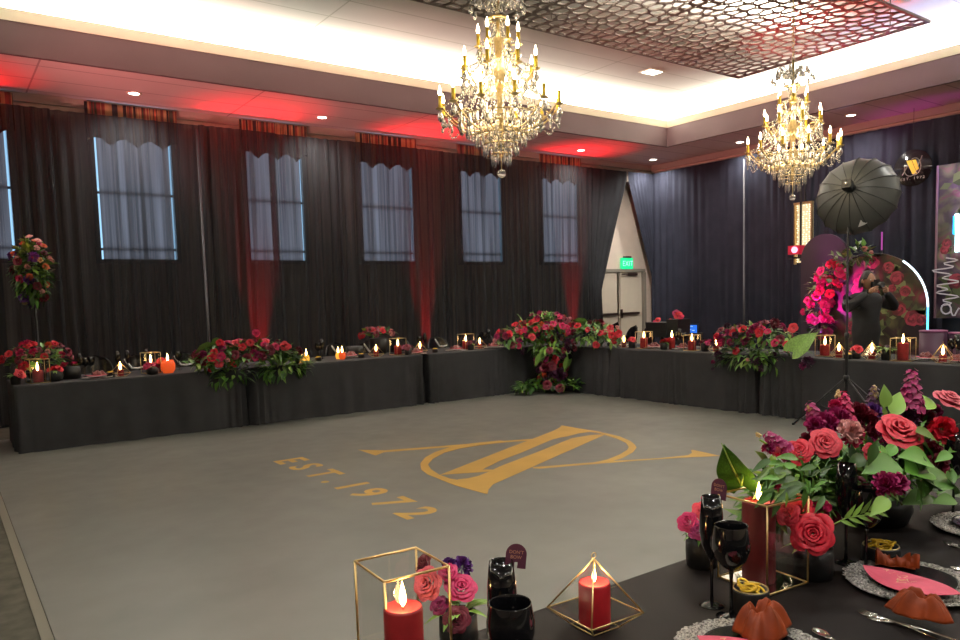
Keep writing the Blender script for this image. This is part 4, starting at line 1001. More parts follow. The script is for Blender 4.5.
# left table, from the left
farvase(13, 9.9, 'black vase of bright coral roses at the far left table end', cluster('coral', 3, .06, .06), seed=2, leaves=12, leafL=.08)
farlan(36, 9.95, 'below the tall flower stand', .27, .20)
farvase(53, 9.95, 'round black bowl of red roses right of the leftmost box lantern', cluster('red', 5, .05, .07), round_=True, r=.085, h=.12, leaves=6)
farvase(69, 10.15, 'wide black box of flat red roses beside the tall flower stand', cluster('hot', 6, .045, .10, .01), r=.11, h=.15, leaves=4)
farflute(79, 10.2, 'black flute nearest the tall flower stand, right of it'); farwine(84, 10.25, 'black wine glass right of the wide black box of roses'); farwine(90, 10.3, 'black wine glass behind the leftmost red menu card')
farmenu(95, 9.93, 'left of the leftmost pyramid lantern'); farpot(109, 9.98, 'black pot with gold curls just left of the leftmost pyramid lantern')
farpyr(119, 9.93, 'left of the round black chair back'); farflute(117, 10.25, 'tall black flute behind the leftmost pyramid lantern'); farflute(127, 10.3, 'tall black flute right behind the leftmost pyramid lantern')
farlan(150, 10.05, 'behind the low pink roses on the left table', .26, .18)
farvase(151, 9.82, 'black vase of pink-red roses standing before a box lantern on the left table', cluster('hot', 5, .05, .08), round_=True, r=.07, h=.09, leaves=3)
farflute(146, 10.3, 'black flute whose rim shows over the box lantern with pink roses')
M_amber = mat('red_votive_glass', (.6, .06, .02), .12, 0, .6, trans=.35, emit=(1, .16, .03), es=.35)
def votive(px, y, lab, right=False, r=.07, h=.12, m=None):
    x, yy = (LTp(px, y=y), y) if not right else (y, RTp(px, y)); m = m or M_amber
    t = thing('votive_candle', lab, 'candle', (x, yy, T), 0, 'glowing votives on the far tables')
    part('cup', ('vcup', r, h), lambda: MB().lathe([(r*.7, 0), (r, h*.3), (r, h*.7), (r*.8, h), (r*.72, h), (r*.9, h*.6), (.001, h*.3)], 20), m, t); flame_parts(t, h*.9, 2.4); CANDLES.append((1.6, (x, yy, T+h+.03)))
votive(167, 9.9, 'glowing red globe votive right of the pink roses on the left table', r=.085, h=.16)
farvase(162, 10.1, 'red roses behind the glowing red globe votive', cluster('red', 4, .05, .06), leaves=3, h=.13)
farwine(178, 10.25, 'black wine glass between the red globe votive and the hanging rose mound'); farwine(318, 10.25, 'black wine glass right of the hanging rose mound'); farflute(322, 10.3, 'tall black flute right of the hanging rose mound')
M_yel = mat('amber_votive_glass', (.7, .35, .03), .12, 0, .6, trans=.35, emit=(1, .5, .08), es=.6)
votive(301, 9.95, 'small amber votive at the right end of the hanging rose mound', r=.045, h=.08, m=M_yel); votive(306, 10.02, 'second small amber votive, right beside the first one', r=.045, h=.09, m=M_yel)
farpot(318, 9.95, 'black pot with gold curls right of the amber votives')
votive(342, 9.95, 'red votive between two black round chair backs on the left table', r=.05, h=.10); votive(338, 10.05, 'amber votive just left of a red votive', r=.04, h=.09, m=M_yel)
farmenu(350, 10.15, 'right of the red votive between chairs'); farpot(361, 9.95, 'black pot with gold curls left of the middle pyramid lantern'); farpyr(376, 9.95, 'in the middle of the left table')
farvase(355, 10.4, 'broad black vase behind the red votive', [], r=.13, h=.15, leaves=0, name='black_vase')
farlan(398, 10.0, 'left of the brightest red floor glow', .25, .18); farvase(408, 9.85, 'black vase of dark red roses before a box lantern, left of the red floor glow', cluster('burg', 5, .05, .07, .03, 'mag'), seed=4)
farpyr(420, 9.95, 'under the brightest red floor glow'); farmenu(416, 9.85, 'under the brightest red floor glow'); farwine(420, 10.3, 'black wine glass left of the red floor glow'); farflute(425, 10.35, 'black flute against the brightest red floor glow')
farpot(435, 9.9, 'black pot with gold curls right of the red floor glow'); farmenu(456, 9.92, 'left of the left table\'s last lantern')
farlan(466, 10.02, 'left of the cascading corner flowers', .25, .19); farvase(471, 9.85, 'black vase of dark plum flowers in front of the lantern left of the corner flowers', cluster('burg', 4, .05, .06, .02, 'plum')); farpyr(480, 9.95, 'beside the left tip of the corner flowers')
farwine(485, 10.3, 'black wine glass left of the corner flowers'); farflute(489, 10.35, 'black flute left of the corner flowers')
farmenu(494, 9.95, 'at the left tip of the corner flowers')
# right table, from the corner
farpyr(624, 8.62, 'right of the corner flowers', True); farpot(610, 8.75, 'black pot with gold curls at the right tip of the corner flowers', True)
farvase(632, 8.58, 'black vase of coral roses in front of the beige door', cluster('coral', 4, .055, .05), True, seed=3)
farlan(644, 8.62, 'in front of the beige door', .25, .18, True, ch=.15); farmenu(655, 8.7, 'right of the beige door', True)
farvase(664, 8.56, 'black vase with open red roses right of the beige door', cluster('red', 4, .055, .06), True)
candle('tall bare red pillar candle on the right table beside a black flute', 8.7, RTp(672, 8.7), T, .045, .17, M_wax, 1.6, GC, 2.6)
farflute(680, 8.85, 'black flute right of the bare red pillar candle', True); farwine(684, 8.8, 'black wine glass left of the lantern before the blue screen', True); farwine(677, 8.9, 'black wine glass behind the bare red pillar candle', True)
farlan(692, 8.62, 'below the blue-lit screen', .22, .17, True); farvase(705, 8.58, 'black vase of dark magenta roses at the left tip of the right flower mound', cluster('mag', 5, .05, .06, .03, 'burg'), True)
farpyr(716, 8.6, 'at the left tip of the right flower mound', True); farmenu(684, 8.75, 'left of the right flower mound', True); farwine(716, 8.95, 'black wine glass behind the left tip of the right flower mound', True)
farlan(825, 8.75, 'at the right tip of the right flower mound', .25, .17, True); farpyr(839, 8.6, 'left of the light stand pole', True); farpyr(872, 8.62, 'in front of the standing person', True, 1.15)
farvase(856, 8.6, 'black vase of bright red roses right of the light stand pole', cluster('red', 5, .05, .06), True, seed=5)
farvase(886, 8.62, 'black vase of light green sprigs right of the standing person', cluster('plum', 1, .04, .03, .1), True, seed=7, leaves=22, leafL=.12, r=.05, h=.12, name='greenery_vase')
farlan(903, 8.62, 'left of the purple plinth', .25, .20, True, M_wax, .19); farpyr(943, 8.62, 'near the right edge, before the purple plinth', True, 1.2)
farpot(848, 8.5, 'black pot with gold curls at the foot of the light stand pole', True); farmenu(928, 8.8, 'before the purple plinth', True); farmenu(959, 8.65, 'at the right edge of the picture', True)
farwine(952, 8.9, 'black wine glass right of the last pyramid lantern', True); farflute(957, 8.85, 'black flute at the right edge of the right table', True); farwine(959, 8.75, 'second black wine glass, at the very right edge', True)

# ------------------------------------------------------------------ far flower arrangements
def mound(label, loc, lobes, seed, **k): return arrangement('flower_arrangement', label, 'flower arrangement', loc, lobes, seed, **k)
def ex_left(t):
    L0 = Vector(t.location)
    for px, py, y, s, rot in ((207, 347, 9.62, .2, (.6, .3, 2.6)), (218, 342, 9.62, .18, (.7, .2, 1.9)), (212, 364, 9.6, .13, (1.0, .2, 2.8))):
        q = at_y(px, py, y)-L0; part('anthurium_leaf', 'heart', heart_mb, M_anthlight, t, q, rot, (s, s*.8, s))
    for px, py, y, c, s in ((219, 363, 9.50, 'coral', .06), (212, 358, 9.52, 'red', .055), (285, 346, 9.5, 'coral', .065), (220, 343, 9.55, 'red', .05), (262, 354, 9.5, 'coral', .045), (250, 343, 9.52, 'coral', .05), (256, 333, 9.6, 'hot', .05), (242, 347, 9.5, 'red', .05), (235, 355, 9.48, 'burg', .06), (270, 350, 9.48, 'burg', .07)):
        flower(t, 'rosefar', c, at_y(px, py, y)-L0, (-.3, -.9, .25), s)
mound('hanging mound of red roses and leaves spilling over the left table front', (3.3, 9.72, T),
      [((0, -.05, .16), (.72, .22, .2), 260, [('rosefar', 'red', 9, .05), ('rosefar', 'burg', 10, .055), ('rosefar', 'hot', 7, .05), ('bloomfar', 'mag', 10, .05), ('bloomfar', 'burg', 12, .05), ('bloomfar', 'pale', 3, .035)], -.3),
       ((-.28, -.10, -.06), (.32, .12, .2), 80, [('rosefar', 'red', 2, .045)], -.8), ((.42, -.10, -.03), (.42, .14, .20), 190, [], -.8), ((-.45, -.06, .12), (.30, .16, .22), 130, [], -.5), ((0, -.02, .1), (.95, .16, .08), 80, [], -.3)], 31, hang=.2, leafL=(.09, .16), extra=ex_left)
def ex_corner(t):
    L0 = Vector(t.location)
    for px, py, y, k, c, s, d in ((547, 330, 9.55, 'stock', 'mag', .32, (0, 0, 1)), (560, 331, 9.3, 'bloomfar', 'purple', .11, (-.5, -.7, .4)), (549, 334, 9.2, 'rosefar', 'coral', .062, (-.5, -.8, .3)), (532, 337, 9.25, 'rosefar', 'coral', .06, (-.5, -.8, .3)), (537, 329, 9.3, 'rosefar', 'pink', .06, (-.5, -.8, .4)),
                                  (541, 327, 9.4, 'rosefar', 'hot', .055, (-.5, -.8, .4)), (595, 329, 8.6, 'rosefar', 'coral', .06, (-.7, -.6, .4)), (604, 332, 8.4, 'rosefar', 'coral', .058, (-.7, -.6, .4)), (610, 328, 8.35, 'rosefar', 'coral', .06, (-.7, -.6, .4)),
                                  (559, 374, 9.0, 'bloomfar', 'plum', .13, (-.6, -.7, .1)), (552, 366, 9.05, 'rosefar', 'burg', .08, (-.6, -.7, .1)), (547, 385, 9.0, 'rosefar', 'burg', .075, (-.6, -.7, .2)), (560, 388, 8.95, 'rosefar', 'burg', .07, (-.6, -.7, .2)), (545, 368, 9.05, 'bloomfar', 'burg', .09, (-.6, -.7, .1)), (554, 362, 9.08, 'rosefar', 'coral', .055, (-.6, -.7, .2))):
        flower(t, k, c, at_y(px, py, y)-L0, d, s)
    for px, py, y, s, rot in ((520, 318, 9.5, .16, (.9, -.6, 1.2)), (582, 322, 8.9, .2, (.9, -.3, 2.2)), (540, 358, 9.1, .19, (.9, .9, 2.4)), (568, 362, 8.9, .22, (.8, 1.1, 2.4)), (583, 330, 8.9, .16, (1.0, 0, 2.0))):
        part('anthurium_leaf', 'heart', heart_mb, M_anthlight, t, at_y(px, py, y)-L0, rot, (s, s*.8, s))
mound('tall cascade of roses and greenery at the corner of the tables, reaching the floor', (8.15, 9.42, 0),
      [((-.32, .20, .90), (.60, .26, .24), 260, [('rosefar', 'red', 8, .055), ('rosefar', 'burg', 8, .055), ('rosefar', 'hot', 6, .05), ('bloomfar', 'mag', 8, .05), ('bloomfar', 'pale', 3, .035)], -.5),
       ((-.05, -.05, 1.04), (.46, .42, .28), 260, [('rosefar', 'hot', 7, .055), ('rosefar', 'burg', 8, .06), ('bloomfar', 'mag', 9, .055), ('bloomfar', 'orange', 6, .045), ('bloomfar', 'pale', 4, .035), ('rosefar', 'red', 6, .055)], -.4),
       ((.28, -.70, .92), (.24, .66, .25), 260, [('rosefar', 'red', 7, .055), ('rosefar', 'coral', 4, .055), ('bloomfar', 'burg', 7, .055), ('bloomfar', 'pale', 3, .035)], -.6),
       ((-.08, -.15, .72), (.42, .38, .22), 190, [('rosefar', 'burg', 6, .06), ('bloomfar', 'plum', 5, .07), ('bloomfar', 'mag', 4, .05)], -.9),
       ((-.05, -.16, .40), (.25, .25, .42), 150, [('rosefar', 'burg', 8, .065), ('bloomfar', 'plum', 5, .075), ('rosefar', 'red', 4, .055), ('bloomfar', 'burg', 5, .06), ('bloomfar', 'orange', 2, .05)], -.8),
       ((-.40, -.05, .12), (.34, .2, .13), 120, [], -.3), ((.1, -.35, .12), (.3, .3, .12), 110, [('rosefar', 'red', 2, .05)], -.3)], 32, hang=.25, leafL=(.09, .17), extra=ex_corner)
def ex_right(t):
    L0 = Vector(t.location)
    part('anthurium_leaf', 'heart', heart_mb, M_anthlight, t, at_x(797, 348, 8.25)-L0, (.9, -.75, -.9), (.36, .3, .3))
    for px, py, k, c, s in ((793, 328, 'rosefar', 'coral', .06), (775, 343, 'rosefar', 'hot', .05), (759, 333, 'rosefar', 'red', .055), (787, 345, 'rosefar', 'red', .05), (745, 341, 'bloomfar', 'mag', .065), (733, 333, 'rosefar', 'red', .05), (736, 351, 'rosefar', 'red', .05), (808, 362, 'bloomfar', 'plum', .08), (803, 366, 'bloomfar', 'mag', .05), (755, 361, 'bloomfar', 'plum', .06), (775, 323, 'bloomfar', 'burg', .07), (718, 355, 'bloomfar', 'plum', .06), (713, 362, 'bloomfar', 'mag', .03), (713, 369, 'bloomfar', 'plum', .025)):
        flower(t, k, c, at_x(px, py, 8.3)-L0, (-.85, -.3, .3), s)
mound('broad flower mound with one big heart-shaped leaf, left of the light stand', (8.55, 5.75, T),
      [((-.05, 0, .18), (.28, .62, .22), 260, [('rosefar', 'red', 6, .05), ('rosefar', 'burg', 11, .055), ('bloomfar', 'mag', 12, .05), ('bloomfar', 'plum', 10, .05), ('rosefar', 'hot', 4, .045), ('bloomfar', 'pale', 3, .035)], -.3),
       ((-.18, .05, -.05), (.12, .55, .18), 170, [('bloomfar', 'plum', 3, .045), ('bloomfar', 'pale', 2, .03)], -.8), ((-.05, .0, .05), (.2, .78, .1), 70, [('bloomfar', 'mag', 3, .045)], -.3)], 33, hang=.25, leafL=(.08, .15), extra=ex_right)
# tall stand at the far left
def ex_stand(t):
    MB().lathe([(.13, 0), (.13, .012), (.02, .02), (.014, .03), (.014, 1.45), (.02, 1.5)], 16).build('stand_pole', M_blackmetal, t)
    MB().lathe([(.001, .03), (.12, .03), (.16, .09), (.15, .1), (.001, .09)], 20).build('base_bowl', M_pot, t)
mound('tall stand with an oval of mixed blooms over a red bunch, far left', (.965, 10.25, T),
      [((0, 0, 1.28), (.22, .18, .40), 620, [('rosefar', 'orange', 7, .042), ('rosefar', 'pale', 4, .035), ('bloomfar', 'purple', 5, .07), ('rosefar', 'burg', 6, .05), ('rosefar', 'hot', 3, .05), ('bloomfar', 'cream', 2, .03), ('bloomfar', 'pale', 4, .035)], -1),
       ((-.02, -.05, .22), (.36, .22, .22), 170, [('rosefar', 'red', 8, .05), ('rosefar', 'burg', 6, .05), ('bloomfar', 'hot', 6, .05), ('bloomfar', 'orange', 2, .05), ('bloomfar', 'pale', 3, .035)], -.2)], 34, leafL=(.07, .13), extra=ex_stand)
# red flowers at the back, behind the left table
def ex_back(t): MB().lathe([(.12, 0), (.14, .1), (.15, .24), (.13, .24), (.001, .22)], 20).build('container', M_pot, t)
p = at_y(377, 340, 10.55)
mound('low bunch of dark red roses in a black container behind the middle pyramid lantern', (p.x, 10.5, T), [((0, 0, .30), (.30, .14, .1), 40, [('rosefar', 'burg', 9, .055), ('rosefar', 'red', 5, .05), ('bloomfar', 'pale', 3, .04)], -.1)], 35, extra=ex_back)

# ------------------------------------------------------------------ chairs behind the tables
def chair(label, x, y, rz, trim=False, h=.95, group='black chairs behind the far tables'):  # trim adds the white glint strip
    t = thing('dining_chair', label, 'chair', (x, y, 0), rz, group)
    def back():
        mb = MB(); n = 14
        def fn(u, v):
            a = (u-.5)*1.9; w = .215; zz = .46+(h-.46)*v; k = math.sqrt(max(0, 1-(max(0, v-.5)/.5)**2.2)); a *= k
            return (w*math.sin(a)/math.sin(.95), .20-.10*(1-math.cos(a))*2.2+.05*v, zz)
        mb.grid(fn, n, 12); return mb
    solidify(part('backrest', ('cb', h), back, M_chair, t), .02)
    part('seat', 'cs', lambda: MB().lathe([(.001, .43), (.20, .43), (.215, .445), (.21, .465), (.001, .47)], 24), M_chair, t)
    for i, j in ((-1, -1), (1, -1), (1, 1), (-1, 1)):
        part('leg', ('cl', i, j), lambda i=i, j=j: MB().tube([(i*.15, j*.15, .435), (i*.19, j*.19, .0)], [.014, .010], 8), M_chair, t)
    if trim:  # L-shaped glint on the gloss, modelled as a near-white strip
        part('glint_strip', 'cglint', lambda: MB().tube([(-.17, -.015, .90), (-.15, -.02, .86), (-.09, -.03, .77), (-.02, -.035, .76), (.06, -.035, .775)], [.010, .014, .014, .014, .010], 6), mat('glint_white', (.9, .9, .86), .3, .1), t)
    return t
for px, y, lab in ((137, 11.0, 'black round-backed chair behind the leftmost pyramid lantern'), (186, 11.0, 'black round-backed chair left of the hanging rose mound'), (341, 11.0, 'black round-backed chair behind the red votive, with bright edge'),  # bright edge: the white glint strip
                   (373, 11.0, 'black round-backed chair behind the middle pyramid lantern, with bright edge'), (443, 11.0, 'black round-backed chair right of the brightest red floor glow, with bright edge')):  # bright edge: the white glint strip
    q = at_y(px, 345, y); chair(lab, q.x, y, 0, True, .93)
for px, y, lab in ((97, 11.1, 'black round-backed chair behind the leftmost red menu card'), (226, 11.05, 'black round-backed chair behind the hanging rose mound'), (405, 11.05, 'black round-backed chair left of the brightest red floor glow'), (490, 11.05, 'black round-backed chair beside the left tip of the corner flowers')):
    q = at_y(px, 345, y); chair(lab, q.x, y, 0, False, .95)
for px, x, lab, h in ((606, 10.9, 'black chair back against the beige door, nearest the corner flowers', 1.02), (623.5, 10.4, 'black chair back against the beige door, middle of three', .99), (640, 9.95, 'black chair back against the beige door, rightmost and tallest of three', 1.06)):
    q = at_x(px, 335, x); chair(lab, x, q.y, -PI/2-.4, False, h)
# black boxes of roses and the blue screen at the right back
def backbox(px0, px1, py0, py1, X, lab, roses):
    a = at_x(px0, py0, X); b = at_x(px1, py1, X); w = abs(a.y-b.y); t = thing('flower_box', lab, 'flower box', (X, (a.y+b.y)/2, 0), 0)
    MB().box((0, 0, a.z-.12), (.3, w, .24), taper=1.04).build('box', M_pot, t); MB().lathe([(.18, 0), (.18, .02), (.03, .03), (.03, a.z-.24)], 16).build('pedestal', M_blackmetal, t)
    for px, py, c, s in roses:
        q = at_x(px, py, X-.05); flower(t, 'rosefar', c, (q.x-X, q.y-(a.y+b.y)/2, q.z), (-.8, -.3, .6), s)
backbox(652, 672, 322, 340, 9.9, 'black box with red roses standing behind the right table, beside the door', ((658, 320, 'coral', .05), (655, 322, 'hot', .04), (670, 322, 'coral', .06), (669, 324, 'red', .05)))
backbox(673, 684, 319, 338, 9.6, 'taller black box topped by one large pink-red rose, behind the right table', ((678, 315, 'coral', .075), (676, 313, 'mag', .06), (681, 317, 'hot', .05)))
a = at_x(690, 329, 9.9); t = thing('screen', 'small blue glowing screen behind the right table, left of the flower mound', 'screen', (9.9, a.y, 0), 0)
M_blue = mat('blue_screen_glow', (.02, .1, .5), .3, emit=(.03, .22, 1), es=.7)
MB().box((0, 0, a.z), (.03, .26, .13)).build('panel', M_blue, t); MB().box((.02, 0, a.z), (.02, .30, .17)).build('bezel', M_blackmetal, t)
mb = MB()
for k, (y, z, l) in enumerate(((.02, .045, .18), (.06, .0, .05), (-.02, -.01, .03), (-.08, -.02, .05))): mb.box((-.017, y, a.z+z), (.004, l, .012))
mb.build('bright_marks', mat('screen_white', (.5, .6, .8), .3, emit=(.5, .7, 1), es=.7), t)
MB().box((.02, 0, a.z-.12), (.16, .36, .12)).build('cabinet', M_pot, t); MB().lathe([(.16, 0), (.16, .02), (.025, .03), (.025, a.z-.17)], 14).build('stand', M_blackmetal, t)

# ------------------------------------------------------------------ light stand with umbrella softbox
SXp, SYp = 7.98, 4.285
t = thing('light_stand', 'black tripod light stand before the right table, holding the umbrella softbox', 'light stand', (SXp, SYp, 0))
top = 2.62
MB().lathe([(.017, .10), (.017, 1.05), (.013, 1.06), (.013, 1.9), (.010, 1.91), (.010, top)], 12).build('pole', M_blackmetal, t)
MB().lathe([(.03, .56), (.03, .62), (.02, .63)], 12).build('collar', M_blackmetal, t)
MB().lathe([(.022, 1.03), (.026, 1.04), (.026, 1.08), (.018, 1.09)], 10).build('clamp', M_blackmetal, t)
for k, aim in enumerate((at_z(793, 425, 0), at_z(866, 414, 0), None)):
    if aim is None: a = math.atan2(-.6, -.2)
    else: a = math.atan2(aim.y-SYp, aim.x-SXp)
    if k == 1: a = -1.1
    e = Vector((.64*math.cos(a), .64*math.sin(a), .012))
    lg_ = MB().tube([(.025*math.cos(a), .025*math.sin(a), .585), e], .010, 6).build('leg', M_blackmetal, t)
    MB().tube([(.02*math.cos(a), .02*math.sin(a), .2), e*.55+Vector((0, 0, .27))], .006, 5).build('brace', M_blackmetal, t)
    MB().ball(tuple(e), .018, 8, 5).build('foot', M_pot, lg_)
def umbrella():
    n = 16; vs = [(0, 0, 0)]; fs = []; K = 8; Rr, D = .43, .28
    for j in range(1, K+1):
        q = j/K; r0 = Rr*math.sin(q*PI/2); z = -D*(1-math.cos(q*PI/2))
        for i in range(n*4):
            a = 2*PI*i/(n*4); sag = 1-.035*q*(math.sin(PI*(i % 4)/4)); vs.append((r0*sag*math.cos(a), r0*sag*math.sin(a), z))
    N = n*4
    for i in range(N): fs.append((0, 1+i, 1+(i+1) % N))
    for j in range(K-1):
        for i in range(N): fs.append((1+j*N+i, 1+(j+1)*N+i, 1+(j+1)*N+(i+1) % N, 1+j*N+(i+1) % N))
    mb = MB(); mb.add(vs, fs); return mb
def ribs():
    mb = MB()
    for i in range(16):
        a = 2*PI*i/16; mb.tube([(.433*math.sin(q*PI/16)*math.cos(a), .433*math.sin(q*PI/16)*math.sin(a),   .003-.28*(1-math.cos(q*PI/16))) for q in range(9)], .004, 5)
    return mb
ctr = at_x(850, 188, 7.93); c2_ = at_x(863, 199, 8.3)
sb = thing('umbrella_softbox', 'large black ribbed umbrella softbox on the light stand, seen from behind', 'softbox', ctr)
ax = (ctr-(c2_+Vector((.02, .03, -.02)))).normalized(); sb.rotation_mode = 'QUATERNION'; sb.rotation_quaternion = ax.to_track_quat('Z', 'Y')
M_umb = mat('softbox_cloth', (.055, .058, .055), .4, 0, .5, var=.15, scale=4)
umbrella().build('canopy', M_umb, sb); ribs().build('ribs', M_blackmetal, sb)
MB().lathe([(.03, -.02), (.055, 0), (.05, .05), (.03, .06)], 16).build('hub', M_blackmetal, sb)
MB().box((0, 0, .09), (.09, .09, .10)).build('lamp_head', M_blackmetal, sb)
MB().lathe([(.02, .14), (.02, .15)], 12).build('head_cap', M_silver, sb)
q = at_x(866, 228, 8.12)
lgm = MB(); lgm.prism([(-.05, -.03), (.0, .035), (.012, .0), (.05, -.02), (.01, -.028)], 0, .002); o = lgm.build('maker_mark', mat('white_print', (.55, .55, .55), .5), sb)
qi = sb.rotation_quaternion.inverted(); lp = qi @ (q-ctr); o.location = (lp.x*.97, lp.y*.97, -.28*(1-math.sqrt(max(0, 1-((lp.x**2+lp.y**2)/.185))))+.012); o.rotation_euler = (-.5, 0, 0)
o.rotation_mode = 'QUATERNION'; o.rotation_quaternion = Vector((lp.x, lp.y, .5)).normalized().to_track_quat('Z', 'Y')

# ------------------------------------------------------------------ the arch, flower garland, plinths, screen, column
AX = 11.5
ya = at_x(929, 290, AX).y; yb = ya+1.62; yc = (ya+yb)/2; zr = 2.08-.81
def floral(name, base, cols, sc1):
    m = bpy.data.materials.new(name); m.use_nodes = True; nt = m.node_tree; b = nt.nodes['Principled BSDF']; b.inputs['Roughness'].default_value = .35
    tc = nt.nodes.new('ShaderNodeTexCoord'); n = nt.nodes.new('ShaderNodeTexNoise'); n.inputs['Scale'].default_value = sc1; n.inputs['Detail'].default_value = 3; n.inputs['Distortion'].default_value = 1.2
    v = nt.nodes.new('ShaderNodeTexVoronoi'); v.inputs['Scale'].default_value = sc1*1.7
    cr_ = nt.nodes.new('ShaderNodeValToRGB'); el = cr_.color_ramp.elements; el[0].position = .30; el[0].color = (*cols[0], 1); el[1].position = .72; el[1].color = (*cols[-1], 1)
    for i, c in enumerate(cols[1:-1]): e_ = el.new(.40+.1*i); e_.color = (*c, 1)
    mr = nt.nodes.new('ShaderNodeMapRange'); mr.inputs[1].default_value = 0; mr.inputs[2].default_value = .55; mr.inputs[3].default_value = 1.3; mr.inputs[4].default_value = .35
    mx = nt.nodes.new('ShaderNodeMix'); mx.data_type = 'RGBA'; mx.blend_type = 'MULTIPLY'; mx.inputs[0].default_value = 1
    nt.links.new(tc.outputs['Object'], n.inputs['Vector']); nt.links.new(tc.outputs['Object'], v.inputs['Vector']); nt.links.new(n.outputs['Fac'], cr_.inputs[0]); nt.links.new(v.outputs['Distance'], mr.inputs[0])
    nt.links.new(cr_.outputs[0], mx.inputs[6]); nt.links.new(mr.outputs[0], mx.inputs[7]); nt.links.new(mx.outputs[2], b.inputs['Base Color']); MATS[name] = m; return m
M_floral = floral('dark_floral_print', None, [(.035, .022, .035), (.06, .02, .035), (.12, .12, .05), (.22, .025, .05), (.30, .06, .09)], 3)
M_floral2 = floral('grey_floral_print', None, [(.13, .09, .14), (.18, .11, .18), (.30, .28, .18), (.42, .14, .22), (.5, .45, .3)], 2.6)
t = thing('arch_backdrop', 'dark floral printed arch with a glowing white-blue right edge, behind the standing person', 'backdrop', (AX, yc, 0))
def archpoly(w, zr_, n=24): return [(-w, 0), (w, 0)]+[(w*math.cos(q*PI/n), zr_+w*math.sin(q*PI/n)) for q in range(n+1)]
mb = MB(); mb.prism(archpoly(.81, zr), -.03, .03); mb.v = [(z, x, y) for x, y, z in mb.v]; mb.build('panel', M_floral, t)
def printed(t, w0, w1, z0_, z1_, n, seed, xoff, inside=None):
    r_ = random.Random(seed); fl_, lf_ = MB(), MB()
    for i in range(n):
        for _ in range(30):
            y, z = r_.uniform(w0, w1), r_.uniform(z0_, z1_)
            if not inside or inside(y, z): break
        s_ = r_.uniform(.06, .12); k = 0
        for q in range(3):
            a = r_.uniform(0, 6); L = s_*r_.uniform(1.5, 2.2); w = L*.28; e = Vector((0, math.cos(a), math.sin(a))); f = Vector((0, -math.sin(a), math.cos(a))); o_ = Vector((xoff+.0006, y, z))
            lf_.add([o_, o_+e*L*.5+f*w, o_+e*L, o_+e*L*.5-f*w], [(0, 1, 2, 3)], False)
        if i % 3 == 2: continue
        for ring, (rr, m_) in enumerate(((1, 7), (.68, 6), (.38, 5))):
            for q in range(m_):
                a = 2*PI*q/m_+ring*.4; c_ = Vector((xoff-.0008*ring-.0002*q, y+math.cos(a)*s_*rr*.5, z+math.sin(a)*s_*rr*.5))
                fl_.add([c_+Vector((0, math.cos(a+b_)*s_*rr*.52, math.sin(a+b_)*s_*rr*.52)) for b_ in [k*PI/4 for k in range(8)]], [tuple(range(8))], False)
    tag(lf_.build('printed_leaves', mat('printed_leaf', (.16, .20, .08), .5, island=.6), t), kind='stuff'); tag(fl_.build('printed_flowers', mat('printed_rose', (.30, .035, .06), .5, island=.6), t), kind='stuff')
printed(t, -.75, .3, .85, 2.05, 24, 3, -.032, lambda y, z: z < zr or math.hypot(y, z-zr) < .70)
edge = [(-.035, -.815, .05)]+[(-.035, -.815, .05+(zr-.05)*k/6) for k in range(1, 7)]; MB().tube(edge, .012, 6).build('blue_edge_light', emission('cyan_edge', (.10, .55, 1), 3.2), t)
edge = [(-.035, -.815*math.cos(q*PI/26), zr+.815*math.sin(q*PI/26)) for q in range(0, 9)]; MB().tube(edge, .013, 6).build('white_edge_light', emission('white_edge', (.75, .9, 1), 2.6), t)
def ex_gar(t):
    L0 = Vector(t.location)
    mb = MB(); pts = [(0, .80, .02), (0, .80, zr)]+[(0, .80*math.cos(q*PI/16), zr+.80*math.sin(q*PI/16)) for q in range(1, 10)]; mb.tube(pts, .02, 6).build('support_hoop', M_blackmetal, t)
gl = []
for k, (yy, zz, c, c2) in enumerate(((.72, 1.0, 'mag', 'hot'), (.80, 1.28, 'hot', 'hot'), (.74, 1.55, 'red', 'hot'), (.60, 1.78, 'hot', 'coral'), (.38, 1.98, 'pale', 'mag'), (.12, 2.08, 'pale', 'cream'))):
    gl.append(((-.08, yy, zz), (.14, .24, .2), 60, [('rosefar', c, 6, .075), ('bloomfar', c2, 6, .07)] if k < 4 else [('bloomfar', c, 2, .04)], -1))
arrangement('flower_garland', 'flower garland lit magenta up the left side of the arch', 'flower garland', (AX-.06, yc, 0), gl, 41, leafL=(.09, .16), extra=ex_gar)
# second, plain purple arch behind
a = at_x(825, 234, 12.4); t = thing('arch_backdrop', 'plain dark purple round-topped arch behind the magenta garland', 'backdrop', (12.4, a.y, 0))
mb = MB(); mb.prism(archpoly(.42, a.z-.42), -.03, .03); mb.v = [(z, x, y) for x, y, z in mb.v]; mb.build('panel', mat('dark_purple_panel', (.03, .016, .032), .6), t)
MB().box((.12, 0, .02), (.3, .6, .04)).build('base', M_blackmetal, t)
a = at_x(882, 232, 11.9); b = at_x(882, 250, 11.9); t = thing('light_tube', 'thin magenta light tube standing above the arch', 'light tube', (11.9, a.y, 0))
MB().tube([(0, 0, b.z), (0, 0, a.z)], .012, 8).build('tube', emission('magenta_tube', (.55, .10, .45), .7), t); MB().lathe([(.15, 0), (.15, .02), (.012, .03), (.012, b.z)], 12).build('stand', M_blackmetal, t)
M_plinth = mat('purple_plinth', (.075, .028, .06), .5, 0, .4, var=.1, scale=3)
M_plinthtop = mat('mauve_plinth_top', (.33, .10, .22), .45)
